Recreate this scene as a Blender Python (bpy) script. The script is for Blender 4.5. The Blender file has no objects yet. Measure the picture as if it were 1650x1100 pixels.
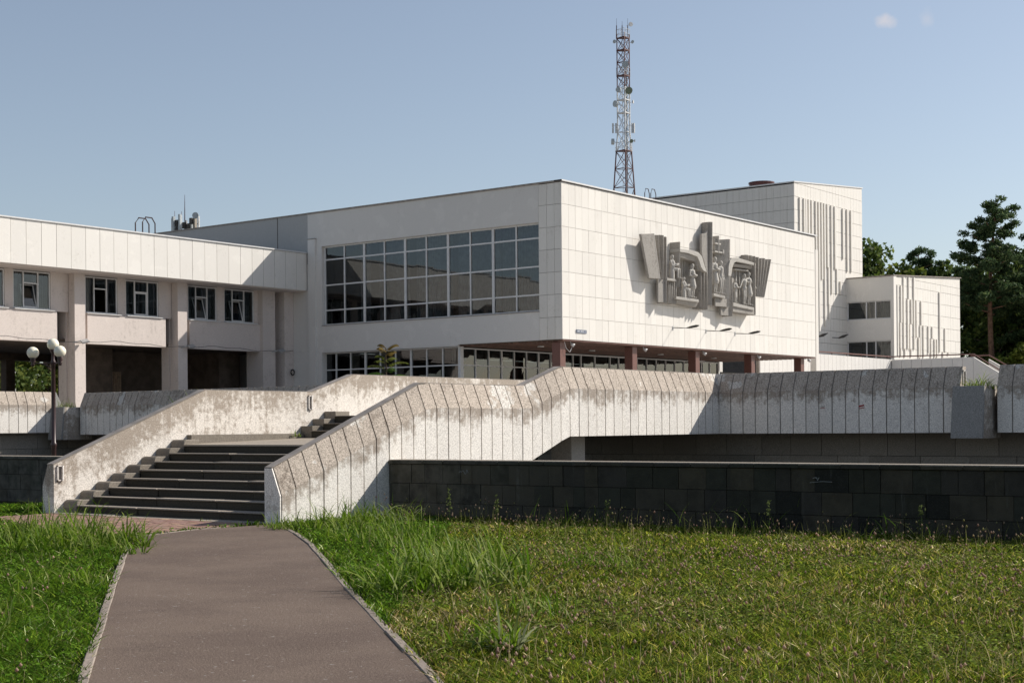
import bpy, bmesh, math, random
import numpy as np
from mathutils import Vector, Matrix
S = bpy.context.scene
COL = S.collection
rnd = random.Random(7)
# ---------------------------------------------------------------- camera, sky, sun, exposure
# world axes follow the buildings: +X along the sunlit fronts, +Y along the shaded sides; camera stands at the origin
TH = math.radians(37.35)
cam = bpy.data.objects.new('camera', bpy.data.cameras.new('camera')); COL.objects.link(cam)
cam.data.sensor_width = 36; cam.data.lens = 52.0; cam.data.shift_y = 0.0823
cam.data.clip_start = 0.1; cam.data.clip_end = 4000
fw = Vector((math.cos(TH), math.sin(TH), 0)); rt = Vector((math.sin(TH), -math.cos(TH), 0)); up = Vector((0, 0, 1))
ROLL = 0.0084
cx = (rt - ROLL*up).normalized(); cz = -fw; cy = cz.cross(cx)
cam.matrix_world = Matrix(((cx.x, cy.x, cz.x, 0), (cx.y, cy.y, cz.y, 0), (cx.z, cy.z, cz.z, 1.6), (0, 0, 0, 1)))
S.camera = cam
SUN = Vector((1.11, -0.72, 1.0)).normalized()
W = bpy.data.worlds.new('World'); S.world = W; W.use_nodes = True
nt = W.node_tree; nt.nodes.clear()
sky = nt.nodes.new('ShaderNodeTexSky'); sky.sky_type = 'NISHITA'; sky.sun_disc = False
sky.sun_elevation = math.asin(SUN.z); sky.sun_rotation = math.atan2(SUN.x, SUN.y)
sky.altitude = 100; sky.air_density = 1.0; sky.dust_density = 1.0; sky.ozone_density = 2.0
hs = nt.nodes.new('ShaderNodeHueSaturation'); hs.inputs['Saturation'].default_value = 0.74; hs.inputs['Value'].default_value = 1.0
nt.links.new(sky.outputs[0], hs.inputs['Color'])
# two wisps of cloud low in the sky
tc = nt.nodes.new('ShaderNodeTexCoord')
prev = hs.outputs[0]
def cloud(prev, x, y, rad, amt):
    u, v = (x-825)/2383.2, (y-685.74)/2383.2
    d = (fw + rt*u - up*v).normalized()
    vm = nt.nodes.new('ShaderNodeVectorMath'); vm.operation = 'DISTANCE'; vm.inputs[1].default_value = d
    nz = nt.nodes.new('ShaderNodeTexNoise'); nz.inputs['Scale'].default_value = 90; nz.inputs['Detail'].default_value = 6
    ad = nt.nodes.new('ShaderNodeVectorMath'); ad.operation = 'MULTIPLY_ADD'
    ad.inputs[1].default_value = (rad*1.8,)*3
    nt.links.new(tc.outputs['Generated'], nz.inputs['Vector']); nt.links.new(nz.outputs['Color'], ad.inputs[0])
    off = nt.nodes.new('ShaderNodeVectorMath'); off.operation = 'SUBTRACT'; off.inputs[1].default_value = (rad*.9,)*3
    nt.links.new(tc.outputs['Generated'], ad.inputs[2]); nt.links.new(ad.outputs[0], off.inputs[0])
    nt.links.new(off.outputs[0], vm.inputs[0])
    mr = nt.nodes.new('ShaderNodeMapRange'); mr.inputs[1].default_value = rad; mr.inputs[2].default_value = rad*.2
    mr.inputs[3].default_value = 0; mr.inputs[4].default_value = amt
    nt.links.new(vm.outputs['Value'], mr.inputs[0])
    mx = nt.nodes.new('ShaderNodeMix'); mx.data_type = 'RGBA'; mx.inputs[7].default_value = (6.5, 6.0, 6.0, 1)
    nt.links.new(mr.outputs[0], mx.inputs[0]); nt.links.new(prev, mx.inputs[6])
    return mx.outputs[2]
prev = cloud(prev, 1434, 40, .0068, .55)
prev = cloud(prev, 1500, 34, .006, .22)
bg = nt.nodes.new('ShaderNodeBackground'); bg.inputs['Strength'].default_value = 0.086
wo = nt.nodes.new('ShaderNodeOutputWorld')
nt.links.new(prev, bg.inputs['Color']); nt.links.new(bg.outputs[0], wo.inputs[0])
sl = bpy.data.lights.new('sun', 'SUN'); sl.energy = 4.4; sl.angle = math.radians(0.53); sl.color = (1.0, 0.95, 0.87)
so = bpy.data.objects.new('sun', sl); COL.objects.link(so); so.rotation_euler = SUN.to_track_quat('Z', 'Y').to_euler()
so.location = (20, 0, 60)
S.view_settings.view_transform = 'Standard'; S.view_settings.look = 'None'
S.view_settings.gamma = 1; S.view_settings.use_curve_mapping = False
S.view_settings.exposure = 0.45

# ---------------------------------------------------------------- helpers
WL = {}
def tag(o, label=None, cat=None, group=None, kind=None):
    if label: o['label'] = label
    if cat: o['category'] = cat
    if group: o['group'] = group
    if kind: o['kind'] = kind
    return o
def empty(name, loc, label, cat, group=None):
    o = bpy.data.objects.new(name, None); COL.objects.link(o); o.location = loc
    o.empty_display_size = .2; WL[o] = Vector(loc)
    return tag(o, label, cat, group)
def link(name, me, parent=None, loc=None):
    o = bpy.data.objects.new(name, me); COL.objects.link(o)
    base = WL.get(parent, Vector((0, 0, 0)))
    if parent: o.parent = parent
    l = Vector(loc) if loc is not None else base
    o.location = l - base; WL[o] = l
    return o
class MB:
    def __init__(s): s.v = []; s.f = []; s.mi = []
    def add(s, vs, fs, mi=0):
        n = len(s.v); s.v += [tuple(p) for p in vs]
        for f in fs: s.f.append(tuple(i+n for i in f)); s.mi.append(mi)
        return s
    def box(s, x0, x1, y0, y1, z0, z1, mi=0):
        return s.add([(x0,y0,z0),(x1,y0,z0),(x1,y1,z0),(x0,y1,z0),(x0,y0,z1),(x1,y0,z1),(x1,y1,z1),(x0,y1,z1)],
              [(0,3,2,1),(4,5,6,7),(0,1,5,4),(1,2,6,5),(2,3,7,6),(3,0,4,7)], mi)
    def prism(s, poly, ax, a0, a1, mi=0):
        def P(p, a): return {'x': (a, p[0], p[1]), 'y': (p[0], a, p[1]), 'z': (p[0], p[1], a)}[ax]
        n = len(poly)
        return s.add([P(p, a0) for p in poly]+[P(p, a1) for p in poly],
              [tuple(range(n-1, -1, -1)), tuple(range(n, 2*n))]+[(i, (i+1) % n, n+(i+1) % n, n+i) for i in range(n)], mi)
    def tube(s, pts, r, n=6, mi=0, cap=True):
        pts = [Vector(p) for p in pts]; R = r if isinstance(r, (list, tuple)) else [r]*len(pts)
        vs = []; fs = []
        for i, p in enumerate(pts):
            t = (pts[min(i+1, len(pts)-1)]-pts[max(i-1, 0)]).normalized()
            a = t.cross(Vector((0, 0, 1)) if abs(t.z) < .9 else Vector((1, 0, 0))).normalized(); b = t.cross(a)
            for k in range(n):
                an = 2*math.pi*(k+.5)/n
                vs.append(p+(a*math.cos(an)+b*math.sin(an))*R[i])
        for i in range(len(pts)-1):
            for k in range(n):
                k2 = (k+1) % n; fs.append((i*n+k, i*n+k2, (i+1)*n+k2, (i+1)*n+k))
        if cap:
            fs.append(tuple(range(n))[::-1]); fs.append(tuple(range((len(pts)-1)*n, len(pts)*n)))
        return s.add(vs, fs, mi)
    def lathe(s, prof, c, n=16, mi=0):
        vs = []; fs = []
        for r, z in prof:
            for k in range(n):
                a = 2*math.pi*k/n; vs.append((c[0]+r*math.cos(a), c[1]+r*math.sin(a), c[2]+z))
        for i in range(len(prof)-1):
            for k in range(n):
                k2 = (k+1) % n; fs.append((i*n+k, i*n+k2, (i+1)*n+k2, (i+1)*n+k))
        fs.append(tuple(range(n))[::-1]); fs.append(tuple(range((len(prof)-1)*n, len(prof)*n)))
        return s.add(vs, fs, mi)
    def disc(s, c, nrm, r, th, n=16, mi=0):
        nrm = Vector(nrm).normalized(); c = Vector(c)
        return s.tube([c-nrm*th/2, c+nrm*th/2], r, n, mi)
    def sphere(s, c, r, n=12, m=8, mi=0):
        pr = [(max(r*math.sin(math.pi*i/m), .001), -r*math.cos(math.pi*i/m)) for i in range(m+1)]
        return s.lathe(pr, c, n, mi)
    def build(s, name, mats, parent=None, smooth=False, bevel=0, drop=None):
        me = bpy.data.meshes.new(name)
        b = WL.get(parent, Vector((0, 0, 0)))
        me.from_pydata([(p[0]-b.x, p[1]-b.y, p[2]-b.z) for p in s.v], [], s.f)
        if not isinstance(mats, (list, tuple)): mats = [mats]
        for m in mats: me.materials.append(m)
        if len(mats) > 1: me.polygons.foreach_set('material_index', s.mi)
        if smooth: me.polygons.foreach_set('use_smooth', [True]*len(me.polygons))
        if drop is not None:
            at = me.attributes.new('drop', 'FLOAT', 'POINT'); at.data.foreach_set('value', drop)
        o = link(name, me, parent)
        if bevel:
            md = o.modifiers.new('b', 'BEVEL'); md.width = bevel; md.segments = 1; md.limit_method = 'ANGLE'
        return o
def thing1(mb, name, mats, label, cat, group=None, **k):
    return tag(mb.build(name, mats, None, **k), label, cat, group)
def npmesh(name, V, Fq, mat, parent=None, colors=None, tri=False, loc=None):
    """V (n,3) array, Fq (m,3|4) index array"""
    me = bpy.data.meshes.new(name); k = Fq.shape[1]; m = len(Fq)
    b = WL.get(parent, Vector((0, 0, 0)))
    V = V - np.array(b)
    me.vertices.add(len(V)); me.vertices.foreach_set('co', V.astype(np.float32).ravel())
    me.loops.add(m*k); me.loops.foreach_set('vertex_index', Fq.astype(np.int32).ravel())
    me.polygons.add(m); me.polygons.foreach_set('loop_start', np.arange(0, m*k, k, dtype=np.int32))
    if colors is not None:
        at = me.color_attributes.new('Col', 'FLOAT_COLOR', 'POINT')
        c4 = np.ones((len(V), 4), np.float32); c4[:, :3] = colors; at.data.foreach_set('color', c4.ravel())
    me.materials.append(mat); me.update(calc_edges=True)
    return link(name, me, parent)

# ---------------------------------------------------------------- materials
class NT:
    def __init__(s, name):
        s.m = bpy.data.materials.new(name); s.m.use_nodes = True; s.t = s.m.node_tree
        s.bs = s.t.nodes['Principled BSDF']; s.out = s.t.nodes['Material Output']
    def n(s, typ, ins=None, **k):
        d = s.t.nodes.new('ShaderNode'+typ)
        for a, v in k.items(): setattr(d, a, v)
        for a, v in (ins or {}).items(): s.set(d, a, v)
        return d
    def set(s, d, a, v):
        if hasattr(v, 'is_output') or isinstance(v, bpy.types.NodeSocket): s.t.links.new(v, d.inputs[a])
        else: d.inputs[a].default_value = v
    def pos(s, sc=(1, 1, 1)):
        g = s.n('NewGeometry'); vm = s.n('VectorMath', {0: g.outputs['Position'], 1: sc}, operation='MULTIPLY'); return vm.outputs[0]
    def noise(s, vec, scale, detail=4, rough=.55, out=0):
        return s.n('TexNoise', {'Vector': vec, 'Scale': scale, 'Detail': detail, 'Roughness': rough}).outputs[out]
    def ramp(s, x, a, b, lo=0., hi=1.):
        return s.n('MapRange', {0: x, 1: a, 2: b, 3: lo, 4: hi}, interpolation_type='SMOOTHSTEP').outputs[0]
    def math(s, op, a, b=0.): return s.n('Math', {0: a, 1: b}, operation=op).outputs[0]
    def mix(s, f, a, b, mode='MIX'):
        d = s.n('Mix', data_type='RGBA', blend_type=mode); s.set(d, 0, f)
        for i, v in ((6, a), (7, b)): s.set(d, i, v if not isinstance(v, tuple) or len(v) == 4 else v+(1,))
        return d.outputs[2]
    def rand(s): return s.n('ObjectInfo').outputs['Random']
    def tint(s, col, amt):
        v = s.n('MapRange', {0: s.rand(), 1: 0., 2: 1., 3: 1-amt, 4: 1+amt}).outputs[0]
        return s.n('VectorMath', {0: col, 3: v}, operation='SCALE').outputs[0]
    def bump(s, h, dist, st=1.):
        s.set(s.bs, 'Normal', s.n('Bump', {'Height': h, 'Distance': dist, 'Strength': st}).outputs[0])
    def done(s, col, rough=.7, spec=.3, metal=0):
        s.set(s.bs, 'Base Color', col if not isinstance(col, tuple) or len(col) == 4 else col+(1,))
        s.set(s.bs, 'Roughness', rough); s.bs.inputs['Specular IOR Level'].default_value = spec; s.bs.inputs['Metallic'].default_value = metal
        return s.m
def simple(name, col, rough=.6, spec=.3, metal=0, var=.15, scale=6., bump=0., bscale=60, objvar=0.):
    t = NT(name); p = t.pos()
    n1 = t.noise(p, scale, 5)
    c = t.mix(t.ramp(n1, .3, .7), tuple(x*(1-var) for x in col), tuple(min(x*(1+var), 1) for x in col))
    if objvar: c = t.tint(c, objvar)
    if bump: t.bump(t.noise(p, bscale, 4), bump)
    return t.done(c, rough, spec, metal)
def weathered(name, white, grime, amount=.5, streak=1., pit=.5, usedrop=None, objvar=.04, bump=.004, pscale=30., flake=.35, grain=.22, drip=None):
    """painted concrete: cream paint, grime in patches and running down, pits, flaked patches"""
    t = NT(name); p = t.pos()
    st = t.math('ADD', t.math('MULTIPLY', t.noise(t.pos((3.6, 3.6, .40)), 1., 8, .66), .55), t.math('MULTIPLY', t.noise(t.pos((13., 13., .45)), 1., 4, .6), .45))
    cl = t.noise(p, 1.1, 7, .6); fine = t.noise(p, 8., 9, .74)
    g = t.math('ADD', t.math('MULTIPLY', st, .5*streak), t.math('MULTIPLY', cl, .5))
    g = t.math('ADD', g, t.math('MULTIPLY', t.math('SUBTRACT', fine, .5), .8))
    th = .62-.22*amount
    if usedrop:
        a = t.n('Attribute', attribute_name='drop').outputs['Fac']
        bias = t.ramp(a, *usedrop)
        g = t.math('ADD', g, bias)
    mask = t.ramp(g, th-.06, th+.16)
    col = t.mix(t.math('MULTIPLY', mask, .85), white, grime)
    if drip:
        zz = t.n('SeparateXYZ', {0: p}).outputs[2]
        dm = t.math('MULTIPLY', t.ramp(zz, drip[0], drip[1]), t.ramp(t.noise(t.pos((7., 7., .25)), 1., 5, .65), .50, .66))
        col = t.mix(t.math('MULTIPLY', dm, .55), col, grime)
    # smooth re-plastered patches
    pa = t.ramp(t.math('ADD', t.noise(p, 1.3, 3), t.math('MULTIPLY', t.math('SUBTRACT', fine, .5), .25)), .60, .63)
    col = t.mix(t.math('MULTIPLY', pa, flake), col, tuple(min(x*1.12, .9) for x in white) if flake < .5 else (.66, .62, .565))
    pn = t.noise(p, pscale, 4, .75)
    pm = t.ramp(pn, .56, .70)
    col = t.mix(t.math('MULTIPLY', pm, pit), col, tuple(x*.45 for x in grime))
    gr = t.ramp(t.noise(p, 42., 2, .8), .32, .68, 1-grain*1.25, 1+grain*.75)
    col = t.n('VectorMath', {0: col, 3: gr}, operation='SCALE').outputs[0]
    col = t.tint(col, objvar)
    hgt = t.math('ADD', t.math('MULTIPLY', pn, -.6), t.math('MULTIPLY', fine, .9))
    t.bump(hgt, bump)
    return t.done(col, .85, .2)
def glassy(name, tint=(.55, .6, .62), ior=1.75, rough=.0):
    t = NT(name); t.t.nodes.remove(t.bs)
    fr = t.n('Fresnel', {'IOR': ior})
    wv = t.noise(t.pos(), .9, 2)
    bp = t.n('Bump', {'Height': wv, 'Distance': .006, 'Strength': .25})
    gl = t.n('BsdfGlossy', {'Color': (.92, .95, .96, 1), 'Roughness': rough, 'Normal': bp.outputs[0]})
    tr = t.n('BsdfTransparent', {'Color': tint+(1,)})
    mx = t.n('MixShader', {0: fr.outputs[0], 1: tr.outputs[0], 2: gl.outputs[0]})
    t.t.links.new(mx.outputs[0], t.out.inputs[0]); return t.m
def leafmat(name, base=None, trans=.35, var=.35, rough=.5, spec=.25):
    t = NT(name)
    if base is None: c = t.n('Attribute', attribute_name='Col').outputs['Color']
    else:
        n1 = t.noise(t.pos(), .8, 4); n2 = t.noise(t.pos(), 6., 3)
        c = t.mix(t.ramp(t.math('ADD', t.math('MULTIPLY', n1, .6), t.math('MULTIPLY', n2, .4)), .35, .65), tuple(x*(1-var) for x in base), tuple(x*(1+var) for x in base))
    t.done(c, rough, spec)
    tl = t.n('BsdfTranslucent'); t.set(tl, 'Color', c)
    mx = t.n('MixShader', {0: trans, 1: t.bs.outputs[0], 2: tl.outputs[0]})
    t.t.links.new(mx.outputs[0], t.out.inputs[0]); return t.m
MT = {}
CREAM = (.78, .735, .675)
MT['conc'] = weathered('weathered_concrete', CREAM, (.30, .24, .19), .54, 1., .5, (.42, 1.0, .14, -.12), grain=.20)
MT['conc_top'] = weathered('weathered_concrete_chamfer', (.465, .395, .33), (.145, .11, .083), .74, .6, .6, flake=.85, grain=.38)
MT['conc_in'] = weathered('peeling_painted_concrete', (.77, .71, .64), (.31, .25, .195), .52, 1.1, .4, (.05, .75, .13, -.06), grain=.26)
MT['end'] = weathered('bounce_lit_end_face', (.86, .80, .74), (.45, .38, .32), .40, .8, .3)  # whiter than the panels: bounce light on the shaded end put into the colour
MT['conc_dark'] = weathered('grey_washed_aggregate', (.30, .29, .275), (.13, .125, .12), .6, .5, .6)
MT['stone_top'] = weathered('pale_worn_coping_stone', (.42, .40, .37), (.2, .19, .17), .45, .3, .3)
MT['cap'] = simple('grey_metal_capping', (.27, .235, .205), .6, .4, 0, .2, 4)
MT['plaster'] = weathered('white_plaster', (.66, .63, .595), (.45, .42, .385), .14, .8, .10, objvar=.02, bump=.002, grain=.07)
MT['plaster_wing'] = weathered('beige_white_plaster', (.62, .545, .50), (.43, .37, .335), .30, .9, .22, objvar=.03, bump=.003, grain=.09)
MT['plaster_fascia'] = weathered('pale_fascia_plaster', (.73, .695, .645), (.55, .51, .46), .16, .9, .10, objvar=.03, bump=.002, grain=.05)
MT['under'] = simple('dark_brown_render', (.10, .078, .062), .9, .1, 0, .25, 2)
MT['plinth'] = weathered('brown_plinth_stone', (.23, .20, .165), (.10, .085, .068), .5, .4, .4, objvar=.12)
MT['plaster_side'] = weathered('grey_plaster', (.52, .50, .48), (.36, .34, .33), .55, .5, .25, objvar=.02, bump=.002, grain=.1)
MT['roofwall'] = weathered('unpainted_render', (.40, .395, .385), (.27, .26, .255), .5, .4, .2, objvar=.02, bump=.002, grain=.1)
MT['tile'] = weathered('white_marble_tile', (.70, .665, .615), (.58, .54, .48), .12, 1.0, .03, objvar=.045, bump=.0006, grain=.03, flake=.1, drip=(11.2, 12.4))
MT['seam'] = simple('dark_joint', (.24, .215, .19), .9)
MT['seam2'] = simple('shadow_joint', (.10, .09, .08), .9)
MT['frame'] = simple('white_window_frame', (.62, .61, .60), .45, .4, 0, .06)
MT['glass'] = glassy('window_glass')
MT['curtain'] = simple('grey_curtain', (.20, .20, .21), .9, .1, 0, .3, 3)
MT['curtain2'] = simple('beige_curtain', (.34, .30, .25), .9, .1, 0, .2, 3)
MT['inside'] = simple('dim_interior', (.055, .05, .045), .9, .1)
MT['granite'] = simple('red_granite', (.15, .068, .054), .4, .4, 0, .25, 40, 0, 60)
MT['slat'] = simple('brown_soffit_slat', (.13, .068, .048), .5, .4, 0, .3, 3, objvar=.25)
MT['steel'] = simple('painted_dark_metal', (.045, .022, .020), .35, .5, 0, .2)
MT['black'] = simple('black_rubber', (.012, .012, .012), .6)
MT['galv'] = simple('galvanised_steel', (.42, .42, .42), .45, .5, .4, .15)
MT['red'] = simple('tower_red_paint', (.10, .036, .032), .55, .4, 0, .3)
MT['whitep'] = simple('tower_white_paint', (.55, .55, .55), .55, .4, 0, .2)
MT['dish'] = simple('grey_dish', (.40, .43, .44), .5)
MT['dishg'] = simple('olive_dish', (.19, .21, .14), .5)
MT['globe'] = None
t = NT('opal_globe'); t.bs.inputs['Subsurface Weight'].default_value = .25; t.bs.inputs['Subsurface Radius'].default_value = (.05, .04, .02)
MT['globe'] = t.done((.86, .80, .64), .18, .5)
# dark stone blocks: greenish-grey volcanic stone, every block its own tone
t = NT('dark_green_stone'); p = t.pos(); r = t.rand()
ra = t.n('ValToRGB', {0: r}); cr = ra.color_ramp; cr.interpolation = 'CONSTANT'
cr.elements[0].position = 0; cr.elements[0].color = (.060, .052, .038, 1); cr.elements[1].position = .22; cr.elements[1].color = (.040, .040, .029, 1)
for ps, cc in ((.42, (.068, .058, .040, 1)), (.58, (.045, .040, .033, 1)), (.74, (.034, .033, .023, 1)), (.90, (.018, .018, .014, 1))):
    e = cr.elements.new(ps); e.color = cc
n1 = t.noise(p, 4., 6, .6); n2 = t.noise(p, 90., 3, .7)
c = t.mix(t.ramp(n1, .35, .75), ra.outputs[0], (.05, .05, .04), 'MULTIPLY')
c = t.mix(.45, ra.outputs[0], c)
c = t.mix(t.ramp(n2, .5, .8, 0, .5), c, (.11, .11, .10))
st = t.noise(t.pos((3, 3, .35)), 1.3, 4)
c = t.mix(t.ramp(st, .62, .75, 0, .5), c, (.03, .03, .025))
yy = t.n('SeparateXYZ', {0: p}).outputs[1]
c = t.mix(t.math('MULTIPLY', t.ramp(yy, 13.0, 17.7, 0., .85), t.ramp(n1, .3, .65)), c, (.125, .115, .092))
lime = t.math('MULTIPLY', t.ramp(t.noise(t.pos((1, 4.5, .5)), 1.5, 5, .6), .60, .70), t.ramp(n1, .35, .6))
c = t.mix(t.math('MULTIPLY', lime, .35), c, (.15, .15, .135))
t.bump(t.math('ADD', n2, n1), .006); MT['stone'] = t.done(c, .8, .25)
MT['stone_warm'] = weathered('rough_brown_block', (.30, .27, .23), (.15, .13, .11), .5, .4, .5, objvar=.15, bump=.01)
MT['step'] = weathered('worn_stone_step', (.060, .051, .038), (.026, .022, .016), .5, .4, .4, objvar=.12)
MT['tread'] = weathered('worn_sunlit_tread', (.31, .265, .215), (.13, .105, .08), .5, .4, .3, objvar=.08)  # same dark stone as the risers, paler to carry the sunlight on top
t = NT('asphalt'); p = t.pos(); n1 = t.noise(p, .6, 5); n2 = t.noise(p, 60., 4, .85); n3 = t.noise(p, 45., 3)
c = t.mix(t.ramp(n1, .35, .65), (.110, .078, .061), (.145, .106, .082))
c = t.mix(t.ramp(t.noise(t.pos((1., .7, 1)), 1.7, 7, .65), .52, .68, 0, .30), c, (.09, .064, .05))
c = t.mix(t.ramp(n2, .55, .70, 0, .85), c, (.32, .26, .215)); c = t.mix(t.ramp(n2, .42, .28, 0, .6), c, (.045, .032, .026))
c = t.mix(t.ramp(t.noise(p, 22., 1), .73, .76, 0, .8), c, (.3, .28, .25))
t.bump(t.math('ADD', n2, n3), .006); MT['asphalt'] = t.done(c, .85, .2)
MT['kerb'] = weathered('kerb_concrete', (.26, .215, .18), (.14, .115, .09), .4, .2, .4, objvar=.12)
t = NT('clay_paver'); r = t.n('NewGeometry').outputs['Random Per Island']
ra = t.n('ValToRGB', {0: r}); cr = ra.color_ramp; cr.elements[0].color = (.25, .14, .115, 1); cr.elements[1].color = (.38, .25, .15, 1)
e = cr.elements.new(.75); e.color = (.28, .165, .13, 1)
c = t.mix(t.ramp(t.noise(t.pos(), 5., 4), .4, .7, 0, .5), ra.outputs[0], (.25, .2, .17)); t.bump(t.noise(t.pos(), 80, 3), .003); MT['paver'] = t.done(c, .85, .2)
t = NT('lawn_soil'); p = t.pos(); n = t.noise(p, 1.2, 6); n2 = t.noise(p, 14., 4)
c = t.mix(t.ramp(n, .35, .65), (.016, .022, .006), (.032, .030, .010)); c = t.mix(t.ramp(n2, .45, .7, 0, .6), c, (.05, .038, .022)); MT['soil'] = t.done(c, .95, .1)
MT['paving'] = weathered('terrace_paving', (.42, .395, .36), (.27, .25, .22), .4, .2, .2)
MT['moat'] = simple('moat_concrete', (.12, .11, .095), .9, .2, 0, .3, 2)
MT['grass'] = leafmat('grass_blades', None, .45, rough=.7, spec=.06)
MT['tuft'] = leafmat('long_grass_blades', None, .48, rough=.5, spec=.12)
MT['sculpt'] = weathered('grey_cast_relief', (.345, .32, .29), (.20, .18, .16), .45, .9, .25, objvar=.0, bump=.006)
MT['sculpt_l'] = weathered('pale_cast_figure', (.44, .415, .38), (.25, .23, .21), .30, .8, .15, objvar=.0, bump=.004)
MT['lamp'] = simple('dark_lamp_head', (.06, .055, .05), .4)
MT['bark'] = simple('tree_bark', (.10, .075, .055), .9, .1, 0, .35, 5, .01, 12)
MT['pinebark'] = simple('pine_bark', (.17, .10, .065), .9, .1, 0, .35, 4, .01, 12)
MT['leaf_tree'] = leafmat('tree_leaves', None, .42, rough=.6, spec=.12)
MT['door'] = simple('brown_timber_door', (.27, .19, .13), .7, .2, 0, .25, 8)
MT['sign'] = simple('blue_grey_sign_plate', (.16, .18, .23), .5)
MT['letter'] = simple('white_sign_paint', (.75, .75, .75), .5)
MT['redpaint'] = simple('red_marker_paint', (.30, .02, .025), .6)
MT['chalk'] = simple('chalk_scrawl', (.32, .33, .33), .9)
# ---------------------------------------------------------------- ground, path, apron
g = MB(); g.add([(-900,-900,0),(1500,-900,0),(1500,1500,0),(-900,1500,0)], [(0,1,2,3)])
tag(g.build('ground', MT['soil']), kind='structure')
dL = Vector((.635, .773)); dR = Vector((.655, .756))
pl0 = Vector((5.82, 7.83)); pr0 = Vector((7.05, 6.06))
edgeL = [pl0-dL*18, pl0-dL*6, pl0, Vector((9.8, 12.68)), Vector((13.87, 17.58))]
edgeR = [pr0-dR*18, pr0-dR*6, pr0, Vector((10.6, 10.2)), Vector((14.16, 14.27)), Vector((15.6, 16.05)), Vector((16.55, 17.3)), Vector((16.9, 17.9))]
apr = [Vector((15.95, 17.93)), Vector((15.5, 18.0)), Vector((14.68, 17.79))]
poly = edgeR+apr+edgeL[::-1]
g = MB(); n = len(poly)
g.add([(p.x, p.y, .02) for p in poly], [tuple(range(n))])
path = tag(g.build('asphalt_path', MT['asphalt']), kind='structure')
kerbm = {}
def kerbs(line, side):
    # kerb stones of 1 m, flush with the grass, 3 cm proud of the asphalt
    for a, b in zip(line[:-1], line[1:]):
        L = (b-a).length; k = max(1, round(L/1.0)); d = (b-a)/k
        nrm = Vector((-d.y, d.x)).normalized()*side
        for i in range(k):
            p, q = a+d*i, a+d*(i+1); e = d.normalized()*.006
            if (p-Vector((0, 0))).length > 40: continue
            p, q = p+e, q-e; w = .075; h = .03+rnd.uniform(-.006, .006); j = nrm*rnd.uniform(-.006, .006)
            p += j; q += j
            m = MB(); m.add([(p.x,p.y,-.1),(q.x,q.y,-.1),(q.x+nrm.x*w,q.y+nrm.y*w,-.1),(p.x+nrm.x*w,p.y+nrm.y*w,-.1),
                             (p.x,p.y,h),(q.x,q.y,h),(q.x+nrm.x*w,q.y+nrm.y*w,h),(p.x+nrm.x*w,p.y+nrm.y*w,h)],
                            [(0,3,2,1),(4,5,6,7),(0,1,5,4),(1,2,6,5),(2,3,7,6),(3,0,4,7)])
            m.build('kerb_stone', MT['kerb'], path, bevel=.008)
kerbs(edgeL, 1); kerbs(edgeR[:-1], -1); kerbs([edgeL[-1], apr[2], apr[1], apr[0]], 1)
# paved apron at the foot of the stair
apoly = [(13.95,17.72),(14.68,17.9),(15.5,18.1),(15.95,18.03),(16.9,18.1),(16.9,23.9),(15.6,23.9),(14.3,20.8),(13.6,18.6)]
g = MB(); g.add([(x,y,.012) for x, y in apoly], [tuple(range(len(apoly)))]); apron = tag(g.build('paved_apron', MT['kerb']), kind='structure')
def inside(x, y, P):
    c = False; j = len(P)-1
    for i in range(len(P)):
        xi, yi = P[i][0], P[i][1]; xj, yj = P[j][0], P[j][1]
        if (yi > y) != (yj > y) and x < (xj-xi)*(y-yi)/(yj-yi)+xi: c = not c
        j = i
    return c
g = MB(); row = 0; x = 12.8
while x < 16.9:
    y = 17.6+(row % 2)*.1
    while y < 24.9:
        if all(inside(a, b, apoly) for a, b in ((x+.01,y+.01),(x+.09,y+.01),(x+.09,y+.19),(x+.01,y+.19))):
            z = .026+rnd.uniform(-.003, .003); g.box(x+.002, x+.098, y+.002, y+.198, 0, z)
        y += .2
    x += .1; row += 1
tag(g.build('pavers', MT['paver'], apron), kind='stuff')

# ---------------------------------------------------------------- stair and bridge
RY, LY = 17.72, 24.21           # outer planes of the two parapets
TOP = [(16.97, .94), (20.71, 2.40), (23.83, 2.40), (25.18, 2.82), (31.46, 2.82)]
def top(x):
    for (a, za), (b, zb) in zip(TOP[:-1], TOP[1:]):
        if x <= b: return za+(zb-za)*(x-a)/(b-a)
    return TOP[-1][1]

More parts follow.
